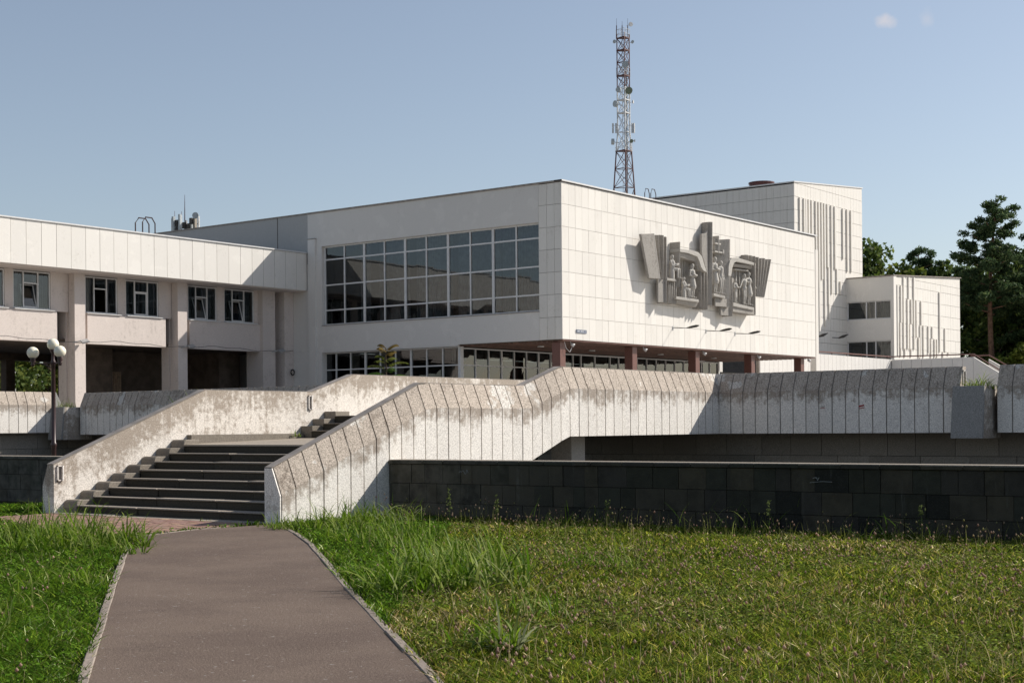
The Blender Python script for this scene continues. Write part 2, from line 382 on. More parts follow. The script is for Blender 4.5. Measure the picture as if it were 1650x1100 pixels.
def botm(x):
    if x < 19.7: return -.1
    if x < 23.6: return .75
    if x < 25.15: return .80+(x-23.6)/1.55*.57
    return 1.37
stair = empty('entrance_stair', (17, 21, 0), 'wide worn stone stair and bridge leading up to the raised terrace', 'stair')
NOSE = [(16.82, .035), (17.17, .17), (17.54, .33), (17.90, .485), (18.27, .64), (18.64, .795), (19.01, .95), (19.38, 1.11), (19.76, 1.275)]
for i, (x, z) in enumerate(NOSE):
    x1 = NOSE[i+1][0]+.03 if i < 8 else 23.42
    if i < 8:
        ye = 23.45 if i else 24.0
        # two or three long blocks per step
        ys = [18.105, 19.3+rnd.uniform(0, .8), 21.4+rnd.uniform(0, .7), ye]
        for a, b in zip(ys[:-1], ys[1:]):
            m = MB(); dz = rnd.uniform(-.010, .010); dx = rnd.uniform(-.014, .014)
            m.box(x+.035+dx, x1+.05, a+.003, b-.003, z-.155 if i else -.1, z-.022, 0)
            m.box(x+dx, x1+.05, a+.003, b-.003, z-.022+dz*.2, z+dz, 1)
            m.build('step', [MT['step'], MT['tread']], stair, bevel=.011)
    if 0 < i < 9:
        # stepped plinth blocks along the left parapet, with a rounded front
        px = x+.02; m = MB()
        m.prism([(px, z-.17), (px-.03, z-.05), (px, z+.06), (px+.05, z+.10), (px+.40, z+.10), (px+.40, z-.17)], 'y', 23.45, 23.855)
        m.build('plinth_block', MT['plinth'], stair, bevel=.012)
# landing slabs
g = MB(); ys = [18.105, 20.0, 21.95, 23.855]; xs = [19.76, 20.7, 21.6, 22.5, 23.43]
for a, b in zip(xs[:-1], xs[1:]):
    for c, d in zip(ys[:-1], ys[1:]):
        m = MB(); za = 1.275+(a-19.76)*.026; zb = 1.275+(b-19.76)*.026
        m.prism([(a+.003, za-.03), (b-.003, zb-.03), (b-.003, zb), (a+.003, za)], 'y', c+.003, d-.003)
        m.build('landing_slab', MT['tread'], stair)
m = MB(); m.prism([(19.79, .0), (23.4, .6), (23.4, 1.32), (19.79, 1.24)], 'y', 18.12, 23.84); m.build('landing_base', MT['step'], stair)
m = MB(); m.box(20.2, 23.42, 23.72, 23.853, 1.26, 1.47); m.build('landing_plinth', MT['plinth'], stair)
for x, z0, z1 in ((23.43, 1.30, 1.535), (23.80, 1.40, 1.695), (24.17, 1.5, 1.862)):
    for a, b in ((18.105, 20.2), (20.2, 22.1), (22.1, 23.5)):
        m = MB(); m.box(x, x+.42, a+.003, b-.003, z0, z1-.02); m.box(x-.03, x+.42, a+.003, b-.003, z1-.02, z1, 1); m.build('step', [MT['step'], MT['tread']], stair, bevel=.006)
    m = MB(); m.box(x+.03, x+.5, 23.5, 23.853, z0, z1+.10); m.build('plinth_block', MT['plinth'], stair, bevel=.01)
m = MB(); m.box(24.55, 31.62, 18.105, 23.853, 1.45, 1.855); m.build('bridge_deck', MT['paving'], stair)
m = MB(); m.box(26.30, 26.82, 18.45, 19.0, -.1, 1.449); m.build('pier', MT['stone_top'], stair, bevel=.01)
m = MB(); m.box(26.30, 26.82, 22.9, 23.4, -.1, 1.449); m.build('pier', MT['stone_top'], stair, bevel=.01)

PF = [(0, None), (0, -.455), (.19, 0), (.37, 0), (.37, None)]
def panel(mb, drop, p0, p1, inw, t0, t1, b0, b1, pf=PF, inset=0.):
    vs = []
    for p, tp, bt in ((p0, t0, b0), (p1, t1, b1)):
        for o, zr in pf:
            oo = o+inset if o < .3 else o-inset
            z = bt if zr is None else tp+zr-inset*.3*(zr == 0)
            vs.append((p[0]+inw[0]*oo, p[1]+inw[1]*oo, z)); drop.append(max(tp-z, 0))
    mb.add(vs, [(0,1,6,5), (3,4,9,8), (4,0,5,9)], 0); mb.add([], [])
    n0 = len(mb.v)-10
    for f, mi in (((1,2,7,6), 1), ((2,3,8,7), 1), ((0,4,3,2,1), 0), ((5,6,7,8,9), 0)):
        mb.f.append(tuple(i+n0 for i in f)); mb.mi.append(mi)
def panel_run(parent, a, b, inw, tf, bf, breaks=(), w=.33, gap=.026, core=True):
    """row of parapet panels from a to b (2-D); tf/bf give top and bottom height along the run"""
    a, b = Vector(a), Vector(b); L = (b-a).length; d = (b-a)/L; k = round(L/w); w = L/k
    cuts = [i*w for i in range(k+1)]
    for i in range(k):
        s0, s1 = cuts[i]+gap/2, cuts[i+1]-gap/2
        mb = MB(); dr = []; j = rnd.uniform(-.004, .004)
        q = Vector(inw)*j
        panel(mb, dr, a+d*s0+q, a+d*s1+q, inw, tf(s0), tf(s1), bf(s0), bf(s1))
        mb.build('panel', [MT['conc'], MT['conc_top']], parent, drop=dr)
    if core:
        mb = MB(); dr = []
        bs = [0]+list(breaks)+[L]
        for s0, s1 in zip(bs[:-1], bs[1:]):
            panel(mb, dr, a+d*s0, a+d*s1, inw, tf(s0), tf(s1), bf(s0)+.02, bf(s1)+.02, inset=.018)
        mb.build('core', [MT['seam'], MT['seam']], parent, drop=dr)
def cap_run(parent, a, b, inw, tf, breaks, w0=.192, w1=.368, name='coping'):
    a, b = Vector(a), Vector(b); L = (b-a).length; d = (b-a)/L; bs = [0]+list(breaks)+[L]
    I = Vector(inw)
    for s0, s1 in zip(bs[:-1], bs[1:]):
        vs = []
        for s in (s0, s1):
            p = a+d*s
            for o, dz in ((w0, .003), (w1, .003), (w1, .014), (w0, .012)):
                q = p+I*o; vs.append((q.x, q.y, tf(s)+dz))
        MB().add(vs, [(0,1,5,4),(1,2,6,5),(2,3,7,6),(3,0,4,7),(0,3,2,1),(4,5,6,7)]).build(name, MT['cap'], parent)
rp = empty('stair_parapet', (16.97, RY, 0), 'weathered white concrete parapet of vertical panels on the right side of the stair', 'parapet', 'stair parapets')
tfx = lambda s: top(16.97+s); bfx = lambda s: botm(16.97+s)
brk = [20.71-16.97, 23.83-16.97, 25.18-16.97]
panel_run(rp, (16.97, RY), (31.82, RY), (0, 1), tfx, bfx, [2.7, 3.74, 6.6, 6.86, 8.18, 8.21])
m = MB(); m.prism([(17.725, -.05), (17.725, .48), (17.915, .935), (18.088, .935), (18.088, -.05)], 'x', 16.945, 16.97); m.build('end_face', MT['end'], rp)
cap_run(rp, (16.95, RY), (31.4, RY), (0, 1), tfx, brk)
lp = empty('stair_parapet', (16.97, LY, 0), 'peeling whitewashed parapet on the left side of the stair, inner face toward the steps', 'parapet', 'stair parapets')
mb = MB(); dr = []
bs = [0, 2.7, 3.74, 6.86, 8.21, 14.98]
for s0, s1 in zip(bs[:-1], bs[1:]):
    panel(mb, dr, (16.97+s0, LY), (16.97+s1, LY), (0, -1), tfx(s0), tfx(s1), bfx(s0+.01), bfx(s1-.01), [(0, None), (0, -.40), (.16, 0), (.352, 0), (.352, None)])
mb.build('parapet_wall', [MT['conc_in'], MT['conc_in']], lp, drop=dr)
cap_run(lp, (16.95, LY), (31.95, LY), (0, -1), tfx, brk, .162, .35)
# light niches let into the inner face
for x0, x1, z0, z1 in ((17.035, 17.165, .63, .92), (23.70, 23.81, 2.0, 2.32)):
    m = MB(); w = .018; y0, y1 = 23.83, 23.859
    m.box(x0, x0+w, y0, y1, z0, z1); m.box(x1-w*1.6, x1, y0-.02, y1, z0, z1); m.box(x0, x1, y0, y1, z1-w, z1); m.box(x0, x1, y0, y1, z0, z0+w)
    fr = m.build('light_niche', MT['end'], lp)
    MB().box(x0+w, x1-w*1.6, y1-.012, y1-.002, z0+w, z1-w).build('back_plate', MT['seam'], fr)

# ---------------------------------------------------------------- terrace, parapets, moat, retaining walls
g = MB()
g.prism([(31.83, -60), (400, -60), (400, 180), (10, 180), (10, 43.9), (31.83, 43.9)], 'z', 1.45, 1.86)
tag(g.build('terrace', MT['paving']), kind='structure')
g = MB(); g.box(20.0, 33.4, -60, 44.4, .001, .02); tag(g.build('moat_floor', MT['moat']), kind='structure')
tw = 2.82
rtp = empty('terrace_parapet', (31.46, 15, 1.37), 'shaded grey panelled terrace parapet right of the bridge', 'parapet', 'terrace parapets')
flat = lambda z: (lambda s: z)
panel_run(rtp, (31.46, 11.80), (31.46, 18.05), (1, 0), flat(tw-.004), flat(1.37))
m = MB(); m.prism([(31.47, 1.4), (31.47, 2.365), (31.66, 2.815), (31.83, 2.815), (31.83, 1.4)], 'y', 11.76, 11.805); m.build('end_face', MT['conc_in'], rtp)
m = MB(); m.box(31.63, 31.66, 11.742, 11.762, 2.42, 2.72); m.box(31.76, 31.79, 11.735, 11.762, 2.42, 2.72); m.box(31.63, 31.79, 11.742, 11.762, 2.70, 2.74); m.build('light_niche', MT['stone_top'], rtp)
rt2 = empty('terrace_parapet', (31.46, 8, 1.37), 'shaded grey panelled parapet beyond the planter at the right edge', 'parapet', 'terrace parapets')
panel_run(rt2, (31.46, 0.0), (31.46, 10.95), (1, 0), flat(tw), flat(1.37), w=.335)
# painted marks on two panels
m = MB()
for (y0, z0, y1, z1, th) in ((14.10, 1.975, 13.975, 2.0, .018), (14.095, 1.925, 13.965, 1.945, .008)):
    m.add([(31.447, y0, z0-th), (31.447, y1, z1-th), (31.447, y1, z1+th), (31.447, y0, z0+th)], [(0,1,2,3)])
m.add([(31.447, 15.05, 1.944), (31.447, 14.93, 1.944), (31.447, 14.93, 1.955), (31.447, 15.05, 1.955)], [(0,1,2,3)])
m.build('red_paint_marks', MT['redpaint'], rtp)
m = MB()
for y in (15.035, 15.015, 14.995, 14.975, 14.955):
    m.add([(31.447, y, 1.972), (31.447, y-.011, 1.972), (31.447, y-.011, 1.997), (31.447, y, 1.992)], [(0,1,2,3)])
m.build('dark_paint_marks', MT['seam2'], rtp)
def planter(name, y0, y1, xt, xb, label):
    o = empty(name, (31.4, (y0+y1)/2, 1.25), label, 'planter', 'concrete planters set in the terrace edge')
    m = MB(); m.prism([(xb, 1.25), (xt, 2.37), (xt+.06, 2.37), (xb+.08, 1.25)], 'y', y0, y1, 0)
    m.build('front', MT['conc_dark'], o, bevel=.008)
    for a, b in ((y0, y0+.07), (y1-.07, y1)):
        m = MB(); m.prism([(xb+.081, 1.25), (xt+.061, 2.369), (32.0, 2.369), (32.0, 1.25)], 'y', a+.001, b-.001, 0); m.build('side', MT['conc_in'], o)
    MB().box(xb+.085, 32.0, y0+.071, y1-.071, 1.25, 1.33).build('base', MT['conc_dark'], o)
    MB().box(xt+.063, 32.0, y0+.072, y1-.072, 2.0, 2.31).build('earth', MT['soil'], o)
    MB().box(31.86, 32.0, y0-.6, y1+.6, 1.86, 2.33).build('back', MT['conc_in'], o)
    return o
planter('concrete_planter', 11.055, 11.745, 30.99, 30.84, 'dark concrete planter hanging in the parapet gap at the right')
planter('concrete_planter', 42.80, 43.55, 30.86, 30.74, 'concrete planter at the terrace corner behind the lamp post')
ltp = empty('terrace_parapet', (31.46, 33, 1.37), 'shaded streaked terrace parapet running behind the left side of the stair', 'parapet', 'terrace parapets')
panel_run(ltp, (31.46, 24.35), (31.46, 42.72), (1, 0), flat(2.86), flat(1.42))
lnp = empty('terrace_parapet', (29, 43.5, 1.4), 'sunlit stained terrace parapet at the left edge behind the lamp post', 'parapet', 'terrace parapets')
panel_run(lnp, (22.0, 43.5), (31.0, 43.5), (0, 1), flat(2.90), flat(1.50), w=.36)
m = MB(); m.prism([(31.0, 1.5), (31.0, 2.9), (31.2, 2.9), (31.45, 2.45), (31.45, 1.5)], 'y', 43.7, 44.3); m.build('end_block', MT['conc_dark'], lnp)

def block_wall(parent, ax, plane, s0, s1, rows, mat, wmin, wmax, depth=.12, jit=.008, gap=.008, name='stone_block'):
    for z0, z1 in rows:
        s = s0-rnd.uniform(0, .3)
        while s < s1:
            w = rnd.choice((wmin, (wmin+wmax)/2, wmax, wmax*.8))*rnd.uniform(.85, 1.15); e = min(s+w, s1); a = max(s, s0)
            if e-a > .04:
                j = rnd.uniform(-jit, jit); m = MB()
                if ax == 'x': m.box(plane+j, plane+depth, a+gap/2, e-gap/2, z0+gap/2, z1-gap/2)
                else: m.box(a+gap/2, e-gap/2, plane+j, plane+depth, z0+gap/2, z1-gap/2)
                m.build(name, mat, parent)
            s += w
ROWS = [(-.12, .275), (.275, .61), (.61, .945)]
def dark_wall(y0, y1, label, slots):
    o = empty('stone_wall', (19.6, (y0+y1)/2, 0), label, 'wall', 'low dark stone retaining walls')
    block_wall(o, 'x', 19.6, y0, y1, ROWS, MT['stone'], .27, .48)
    MB().box(19.715, 20.0, y0, y1, -.1, .944).build('backing', MT['seam2'], o)
    s = y0
    while s < y1:
        w = rnd.uniform(.35, .75); e = min(s+w, y1); j = rnd.uniform(-.006, .006); dz = rnd.uniform(-.004, .004)
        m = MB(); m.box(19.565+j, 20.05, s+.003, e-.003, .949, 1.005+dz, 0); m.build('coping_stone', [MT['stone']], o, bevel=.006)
        s = e
    m = MB(); m.box(19.60, 20.04, y0, y1, 1.0, 1.018); m.build('coping_lit_top', MT['tread'], o)  # thin pale strip: sunlight on the dark coping top painted as colour
    return o
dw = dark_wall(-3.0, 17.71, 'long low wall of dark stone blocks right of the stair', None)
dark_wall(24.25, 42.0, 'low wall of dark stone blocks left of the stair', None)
# chalk scrawls on the long wall
def scrawl(parent, x, y, z, w, h, seed):
    r = random.Random(seed); m = MB(); pts = []
    for i in range(9): pts.append((x, y-w*i/8, z+h*(r.random()-.5)))
    for a, b in zip(pts[:-1], pts[1:]): m.tube([a, b], .0035, 4)
    m.build('chalk_scrawl', MT['chalk'], parent)
scrawl(dw, 19.588, 16.10, .83, .20, .09, 3); scrawl(dw, 19.588, 9.50, .80, .10, .05, 5)
m = MB(); m.tube([(19.588, 9.55, .745), (19.588, 9.35, .765), (19.588, 9.2, .76)], .0035, 4); m.build('chalk_scrawl', MT['chalk'], dw)
# walls below the terrace, set back under the parapets
uw = empty('retaining_wall', (32.6, 10, 0), 'brown block wall in deep shade under the terrace to the right', 'wall', 'retaining walls under the terrace')
block_wall(uw, 'x', 32.6, 2.0, 24.0, [(0.02, .42), (.42, .83), (.83, 1.44)], MT['stone_warm'], .75, 1.1, gap=.012)
MB().box(32.715, 33.0, 2, 24, 0, 1.449).build('backing', MT['seam2'], uw)
uw = empty('retaining_wall', (32.6, 33, 0), 'dark block wall in deep shade under the terrace left of the bridge', 'wall', 'retaining walls under the terrace')
block_wall(uw, 'x', 32.6, 24.2, 44.0, [(0.02, .42), (.42, .83), (.83, 1.44)], MT['stone_warm'], .75, 1.1, gap=.012)
MB().box(32.715, 33.0, 24.2, 44.0, 0, 1.449).build('backing', MT['seam2'], uw)
uw = empty('retaining_wall', (29, 44, 0), 'sunlit rough block wall under the parapet at the left edge', 'wall', 'retaining walls under the terrace')
block_wall(uw, 'y', 43.95, 20.0, 32.6, [(0.02, .5), (.5, .95), (.95, 1.44)], MT['stone_warm'], .5, .85, gap=.012, jit=.015)
MB().box(20, 32.6, 44.07, 44.3, 0, 1.449).build('backing', MT['seam2'], uw)
# ---------------------------------------------------------------- main hall
XM, YM, XE = 53.55, 38.0, 78.85
hall = empty('hall_building', (XM, YM, 1.86), 'white marble clad hall raised on red columns with a sculpted relief on its front', 'building')
def wall(x0, x1, y0, y1, z0, z1, mat, parent=None, name='wall'):
    return MB().box(x0, x1, y0, y1, z0, z1).build(name, mat, parent or hall)
# shaded left side with the big window
wall(XM, XM+.35, 39.28, 53.84, 10.72, 12.42, MT['plaster'])
wall(XM, XM+.35, 39.28, 53.84, 5.43, 6.70, MT['plaster'])
wall(XM, XM+.35, 52.86, 53.84, 6.70, 10.72, MT['plaster'])
wall(XM+.05, XM+.35, 38.35, 39.28, 5.43, 12.42, MT['seam'])
wall(XM+.03, XM+.35, 53.84, 66.0, 9.9, 12.44, MT['roofwall'])
MB().box(XM+.025, XM+.04, 56.03, 56.08, 10.45, 12.43).build('joint', MT['seam2'], hall)
wall(XM-.10, XM-.001, 53.24, 53.75, 1.86, 11.12, MT['plaster'], name='pilaster')
MB().box(XM-.12, XM, 53.22, 53.77, 11.12, 11.15).build('pilaster_cap', MT['seam'], hall)
wall(XM-.001, XM+.4, 53.22, 66.0, 1.86, 5.43, MT['plaster'])
wall(XM, XM+.35, 52.9, 53.215, 1.86, 5.43, MT['plaster'])
wall(XM+.001, XM+.35, 53.845, 66.0, 5.435, 9.895, MT['plaster'])
wall(XM-.001, XM+.3, 44.0, 53.3, 5.36, 5.428, MT['plaster'], name='lintel')
# marble strip on the left side, next to the corner
def tile_box(w, h, t, nm):
    m = MB().box(0, w, 0, t, 0, h); me = bpy.data.meshes.new(nm); me.from_pydata(m.v, [], m.f); me.materials.append(MT['tile']); return me
RZ = [5.43, 6.42, 7.43, 8.43, 9.44, 10.44, 11.44, 12.40]
ycut = [38.0, 38.40, 38.82, 39.27]
for a, b in zip(ycut[:-1], ycut[1:]):
    for z0, z1 in zip(RZ[:-1], RZ[1:]):
        m = MB(); j = rnd.uniform(-.002, .003); m.box(XM-.012+j, XM+.06, a+.007+(.03 if a == 38.0 else 0), b-.007, z0+.008, z1-.008); m.build('marble_tile', MT['tile'], hall)
# marble front: individual tiles over a dark joint backing
wall(XM+.08, XE, YM+.04, YM+.4, 5.43, 12.42, MT['seam'], name='front_wall')
NC = 48; tw_ = (XE-XM)/NC
shared = [tile_box(tw_-.012, z1-z0-.014, .05, 'marble_tile') for z0, z1 in zip(RZ[:-1], RZ[1:])]
rest = MB()
for c in range(NC):
    for r, (z0, z1) in enumerate(zip(RZ[:-1], RZ[1:])):
        x = XM+c*tw_+.006; y = YM+rnd.uniform(-.003, .003)
        if c < 42: link('marble_tile', shared[r], hall, (x, y, z0+.007))
        else: rest.box(x, x+tw_-.012, y, y+.05, z0+.007, z1-.007)
tag(rest.build('marble_tiles', MT['tile'], hall), kind='stuff')
MB().box(XM-.012, XM+.003, YM-.003, YM+.04, 5.43, 12.4).build('corner_strip', MT['tile'], hall)
wall(XE, XE+.4, YM+.5, YM+8, 5.5, 12.3, MT['plaster'], name='end_wall')
wall(83.1, 83.45, 40.0, 40.4, 1.86, 12.2, MT['tile'], name='end_fin')
# roof and coping
wall(XM+.36, XE, YM+.41, 66, 12.1, 12.30, MT['roofwall'], name='roof')
m = MB(); m.box(XM-.06, XM+.36, YM-.06, 53.84, 12.425, 12.50); m.box(XM-.03, XM+.36, 53.84, 66.0, 12.445, 12.50); m.build('side_coping', MT['cap'], hall)
m = MB(); m.box(XM-.06, XE+.25, YM-.07, YM+.36, 12.44, 12.505); m.build('front_coping', MT['frame'], hall)
m = MB(); m.box(XM-.02, XE, YM-.025, YM+.1, 12.40, 12.44); m.build('coping_gap', MT['seam2'], hall)
# interior
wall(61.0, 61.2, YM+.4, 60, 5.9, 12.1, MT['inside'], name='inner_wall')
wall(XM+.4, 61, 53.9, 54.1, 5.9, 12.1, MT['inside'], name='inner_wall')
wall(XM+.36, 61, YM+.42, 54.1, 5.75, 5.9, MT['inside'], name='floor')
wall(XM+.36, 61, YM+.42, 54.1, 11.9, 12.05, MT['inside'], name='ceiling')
# window factory: frame members + panes as children
def window(parent, ax, plane, s, zz, thick_every=0, fw=.05, depth=.09, mat=None, name='window', glass=None, heavy=.10, panes=True, outer=None):
    """s: vertical member positions, zz: horizontal member heights"""
    m = MB(); of = outer if outer is not None else fw
    def bx(a0, a1, z0, z1, d0=0., d1=None):
        d1 = depth if d1 is None else d1
        if ax == 'x': m.box(plane+d0, plane+d1, a0, a1, z0, z1)
        else: m.box(a0, a1, plane+d0, plane+d1, z0, z1)
    ws = []
    for i, v in enumerate(s):
        w = of if i in (0, len(s)-1) else (heavy if thick_every and i % thick_every == 0 else fw)
        ws.append(w); bx(v-w/2, v+w/2, zz[0]-of/2, zz[-1]+of/2)
    for j, z in enumerate(zz):
        w = of if j in (0, len(zz)-1) else fw
        for i in range(len(s)-1): bx(s[i]+ws[i]/2, s[i+1]-ws[i+1]/2, z-w/2, z+w/2, .006, depth-.006)
    o = m.build(name, mat or MT['frame'], parent)
    if panes:
        for i in range(len(s)-1):
            for j in range(len(zz)-1):
                a0, a1, z0, z1 = s[i]+ws[i]/2, s[i+1]-ws[i+1]/2, zz[j]+.02, zz[j+1]-.02
                q = MB(); d = plane+depth*.5; e = rnd.uniform(-.007, .007); e2 = rnd.uniform(-.007, .007)
                if ax == 'x': q.add([(d+e, a0, z0), (d, a1, z0), (d+e2, a1, z1), (d, a0, z1)], [(3, 2, 1, 0)])
                else: q.add([(a0, d+e, z0), (a1, d, z0), (a1, d+e2, z1), (a0, d, z1)], [(0, 1, 2, 3)])
                q.build('pane', glass or MT['glass'], o)
    return o
ys = [39.32+(52.80-39.32)*i/10 for i in range(11)]
window(hall, 'x', XM+.16, ys, [6.76, 7.49, 8.76, 10.04, 10.69], 2, .07, .10, outer=.09, heavy=.13)
MB().box(XM-.03, XM+.16, 39.26, 52.88, 6.70, 6.735).build('window_sill', MT['cap'], hall)
def curtain(parent, ax, plane, s0, s1, z0, z1, mat, wave=.05, per=.16):
    n = max(4, int((s1-s0)/per*4)); vs = []; fs = []
    for i in range(n+1):
        s = s0+(s1-s0)*i/n; o = plane+wave*math.sin(2*math.pi*(s-s0)/per)*(1+.4*math.sin(s*3.1))
        for z in (z0, z1): vs.append((o, s, z) if ax == 'x' else (s, o, z))
    for i in range(n): fs.append((2*i, 2*i+2, 2*i+3, 2*i+1))
    return MB().add(vs, fs).build('curtain', mat, parent)
for a, b in ((39.5, 41.9), (42.0, 44.6), (44.9, 47.2), (47.6, 49.6), (50.2, 50.9)):
    curtain(hall, 'x', XM+.75, a, b, 6.2, 11.7, MT['curtain'])
# lower lobby glazing
ls = [44.22+i*1.0 for i in range(10)]
window(hall, 'x', 53.86, ls, [1.95, 2.75, 3.62, 4.49, 5.33], 3, .06, .10, heavy=.11)
MB().box(53.78, 54.02, 44.06, 44.20, 1.86, 5.37).build('corner_post', MT['frame'], hall)
lx = [54.06+i*1.015 for i in range(8)]
window(hall, 'y', 44.16, lx, [1.95, 2.75, 3.62, 4.49, 5.28], 3, .06, .10, heavy=.10)
window(hall, 'y', 44.16, [61.2, 62.35, 63.17, 63.9, 65.2, 66.65, 67.5, 69.3], [1.95, 4.0, 5.28], 0, .08, .10)
window(hall, 'y', 44.16, [69.35+i*1.01 for i in range(10)], [1.95, 4.0, 5.28], 0, .06, .10)
wall(78.38, 78.5, 44.12, 48, 1.86, 5.38, MT['frame'], name='corner_post')
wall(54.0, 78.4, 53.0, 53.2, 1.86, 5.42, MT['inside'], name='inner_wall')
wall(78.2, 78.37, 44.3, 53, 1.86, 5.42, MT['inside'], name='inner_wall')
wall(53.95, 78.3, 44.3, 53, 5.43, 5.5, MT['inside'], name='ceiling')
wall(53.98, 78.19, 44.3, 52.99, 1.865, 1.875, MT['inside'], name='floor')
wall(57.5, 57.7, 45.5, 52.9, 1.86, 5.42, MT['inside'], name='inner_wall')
for a, b in ((51.2, 51.9), (49.4, 49.9), (44.5, 45.2)): curtain(hall, 'x', 54.5, a, b, 1.9, 5.35, MT['curtain2'])
# soffit of brown slats under the overhang
wall(XM+.1, XE-.02, YM+.08, 44.2, 5.40, 5.43, MT['seam2'], name='soffit_board')
k = 0; y = YM+.10
while y < 44.05:
    m = MB(); z = 5.335 if k % 2 else 5.36
    m.box(XM+.1, XE-.05, y, y+.10, z, 5.398); m.build('soffit_slat', MT['slat'], hall); y += .155; k += 1
wall(XM+.05, XE, YM+.03, YM+.09, 5.37, 5.428, MT['granite'], name='edge_trim')
# spotlights under the soffit
for i, x in enumerate((54.5, 60.6, 66.3, 72.2, 78.3)):
    m = MB(); m.tube([(x, 38.25, 5.36), (x, 38.22, 5.28)], .02); m.tube([(x+.02, 38.24, 5.26), (x+.12, 38.12, 5.18)], [.06, .085], 10); m.build('spotlight', MT['frame'], hall, True)
for x, y in ((56.0, 41.0), (61, 41.5), (67, 41.2), (73, 41.4)):
    m = MB(); m.lathe([(.16, 0), (.16, .04), (.10, .07)], (x, y, 5.28), 12); m.build('ceiling_lamp', MT['frame'], hall)
for i in range(5):
    x = 53.77+5.95*i; m = MB(); m.box(x, x+.42, 38.30, 38.75, 1.86, 5.33); c = m.build('column', MT['granite'], hall, bevel=.01)
    for z in (2.7, 3.5, 4.35): MB().box(x-.003, x+.423, 38.297, 38.753, z, z+.008).build('joint', MT['seam2'], c)
# cable hanging from the corner column
m = MB(); m.tube([(54.05, 38.27, 5.38), (54.10, 38.2, 5.05), (54.3, 38.15, 4.88), (54.55, 38.2, 5.1), (54.62, 38.22, 5.22)], .012, 5); m.build('hanging_cable', MT['frame'], hall)
# street-name plate on the front, lettering too small to read in full
sg = tag(MB().box(54.58, 55.40, 37.965, 37.99, 5.75, 5.90).build('street_name_plate', MT['sign']), 'small blue-grey street name plate low on the marble front', 'sign')
m = MB(); r = random.Random(4)
for x, w, h in ((54.62,.03,.05),(54.66,.03,.035),(54.70,.04,.05),(54.75,.05,.06),(54.81,.03,.05),(54.845,.03,.03),(54.92,.035,.055),(54.965,.03,.05),(55.0,.035,.055),(55.045,.03,.05),(55.085,.035,.055),(55.13,.03,.04),(55.225,.01,.09),(55.31,.03,.075)):
    z = 5.80+(.0 if h < .07 else -.01)
    m.box(x, x+w*.35, 37.960, 37.9645, z, z+h); m.box(x+w*.35, x+w, 37.960, 37.9645, z+(h*.4 if r.random() < .5 else h*.75), z+(h*.65 if r.random() < .5 else h))
m.build('lettering', MT['letter'], sg)
# three arm lamps over the front
for i, x in enumerate((62.95, 66.22, 69.27)):
    o = empty('facade_lamp', (x, YM, 6.33), ('first', 'second', 'third')[i]+' slender arm lamp below the relief, counted from the building corner', 'lamp', 'arm lamps on the marble front')
    MB().tube([(x, YM+.01, 6.36), (x, 37.15, 6.32)], .016, 6).build('arm', MT['lamp'], o)
    MB().box(x-.05, x+.05, YM-.02, YM-.004, 6.25, 6.45).build('wall_plate', MT['galv'], o)
    m = MB(); m.tube([(x, 37.2, 6.33), (x, 36.95, 6.36), (x, 36.65, 6.40), (x, 36.5, 6.42)], [.025, .06, .065, .02], 8); m.build('lamp_head', MT['lamp'], o, True)
# roof ladder hoops
def hoop(pts_list, name, label, mat, r=.035, root=None):
    o = empty(name, root, label, 'ladder', 'roof ladder hoops')
    for pts in pts_list: MB().tube(pts, r, 6).build('rail', mat, o)
    return o
def arch(x0, y0, x1, y1, z0, z1, k=.3):
    dx, dy = x1-x0, y1-y0; return [(x0, y0, z0), (x0, y0, z1-k*.9), (x0+dx*.25, y0+dy*.25, z1), (x0+dx*.75, y0+dy*.75, z1), (x1, y1, z1-k*.9), (x1, y1, z0)]
hoop([arch(47.6, 60.0, 48.45, 60.0, 10.3, 12.21), arch(48.85, 61.0, 49.65, 61.0, 10.3, 12.47)], 'roof_ladder', 'dark bent tube ladder hoops above the left wing roof', MT['steel'], root=(48.2, 60.5, 10.3))
hoop([arch(71.6, 45.0, 72.1, 45.0, 12.3, 15.05), arch(72.25, 45.0, 72.8, 45.0, 12.3, 15.1)], 'roof_ladder', 'thin rounded ladder hoops on the roof right of the lattice mast', MT['steel'], .025, root=(72.2, 45, 12.3))

# ---------------------------------------------------------------- left wing
wing = empty('wing_building', (45, 53.9, 1.86), 'long white wing on pillars with panelled fascia and strip windows, left of the hall', 'building')
YW = 53.88; X0 = 14.0
x = 53.52; k = 0
while x > X0:
    w = .748; m = MB(); j = rnd.uniform(-.004, .004)
    m.box(x-w+.009, x-.009, YW+j, YW+.10, 8.55, 10.42); m.build('fascia_panel', MT['plaster_fascia'], wing); x -= w
wall(X0, 53.53, YW+.08, YW+.3, 8.57, 10.40, MT['seam'], wing, 'fascia_backing')
MB().box(X0, 53.54, YW-.05, YW+.4, 10.43, 10.49).build('fascia_coping', MT['frame'], wing)
MB().box(X0, 53.5, YW+.02, YW+.2, 10.40, 10.43).build('coping_gap', MT['seam2'], wing)
wall(X0, 53.5, YW+.31, 66.5, 10.1, 10.3, MT['roofwall'], wing, 'roof')
wall(X0, 53.5, YW+.101, 55.6, 8.50, 8.565, MT['plaster_wing'], wing, 'eaves_soffit')
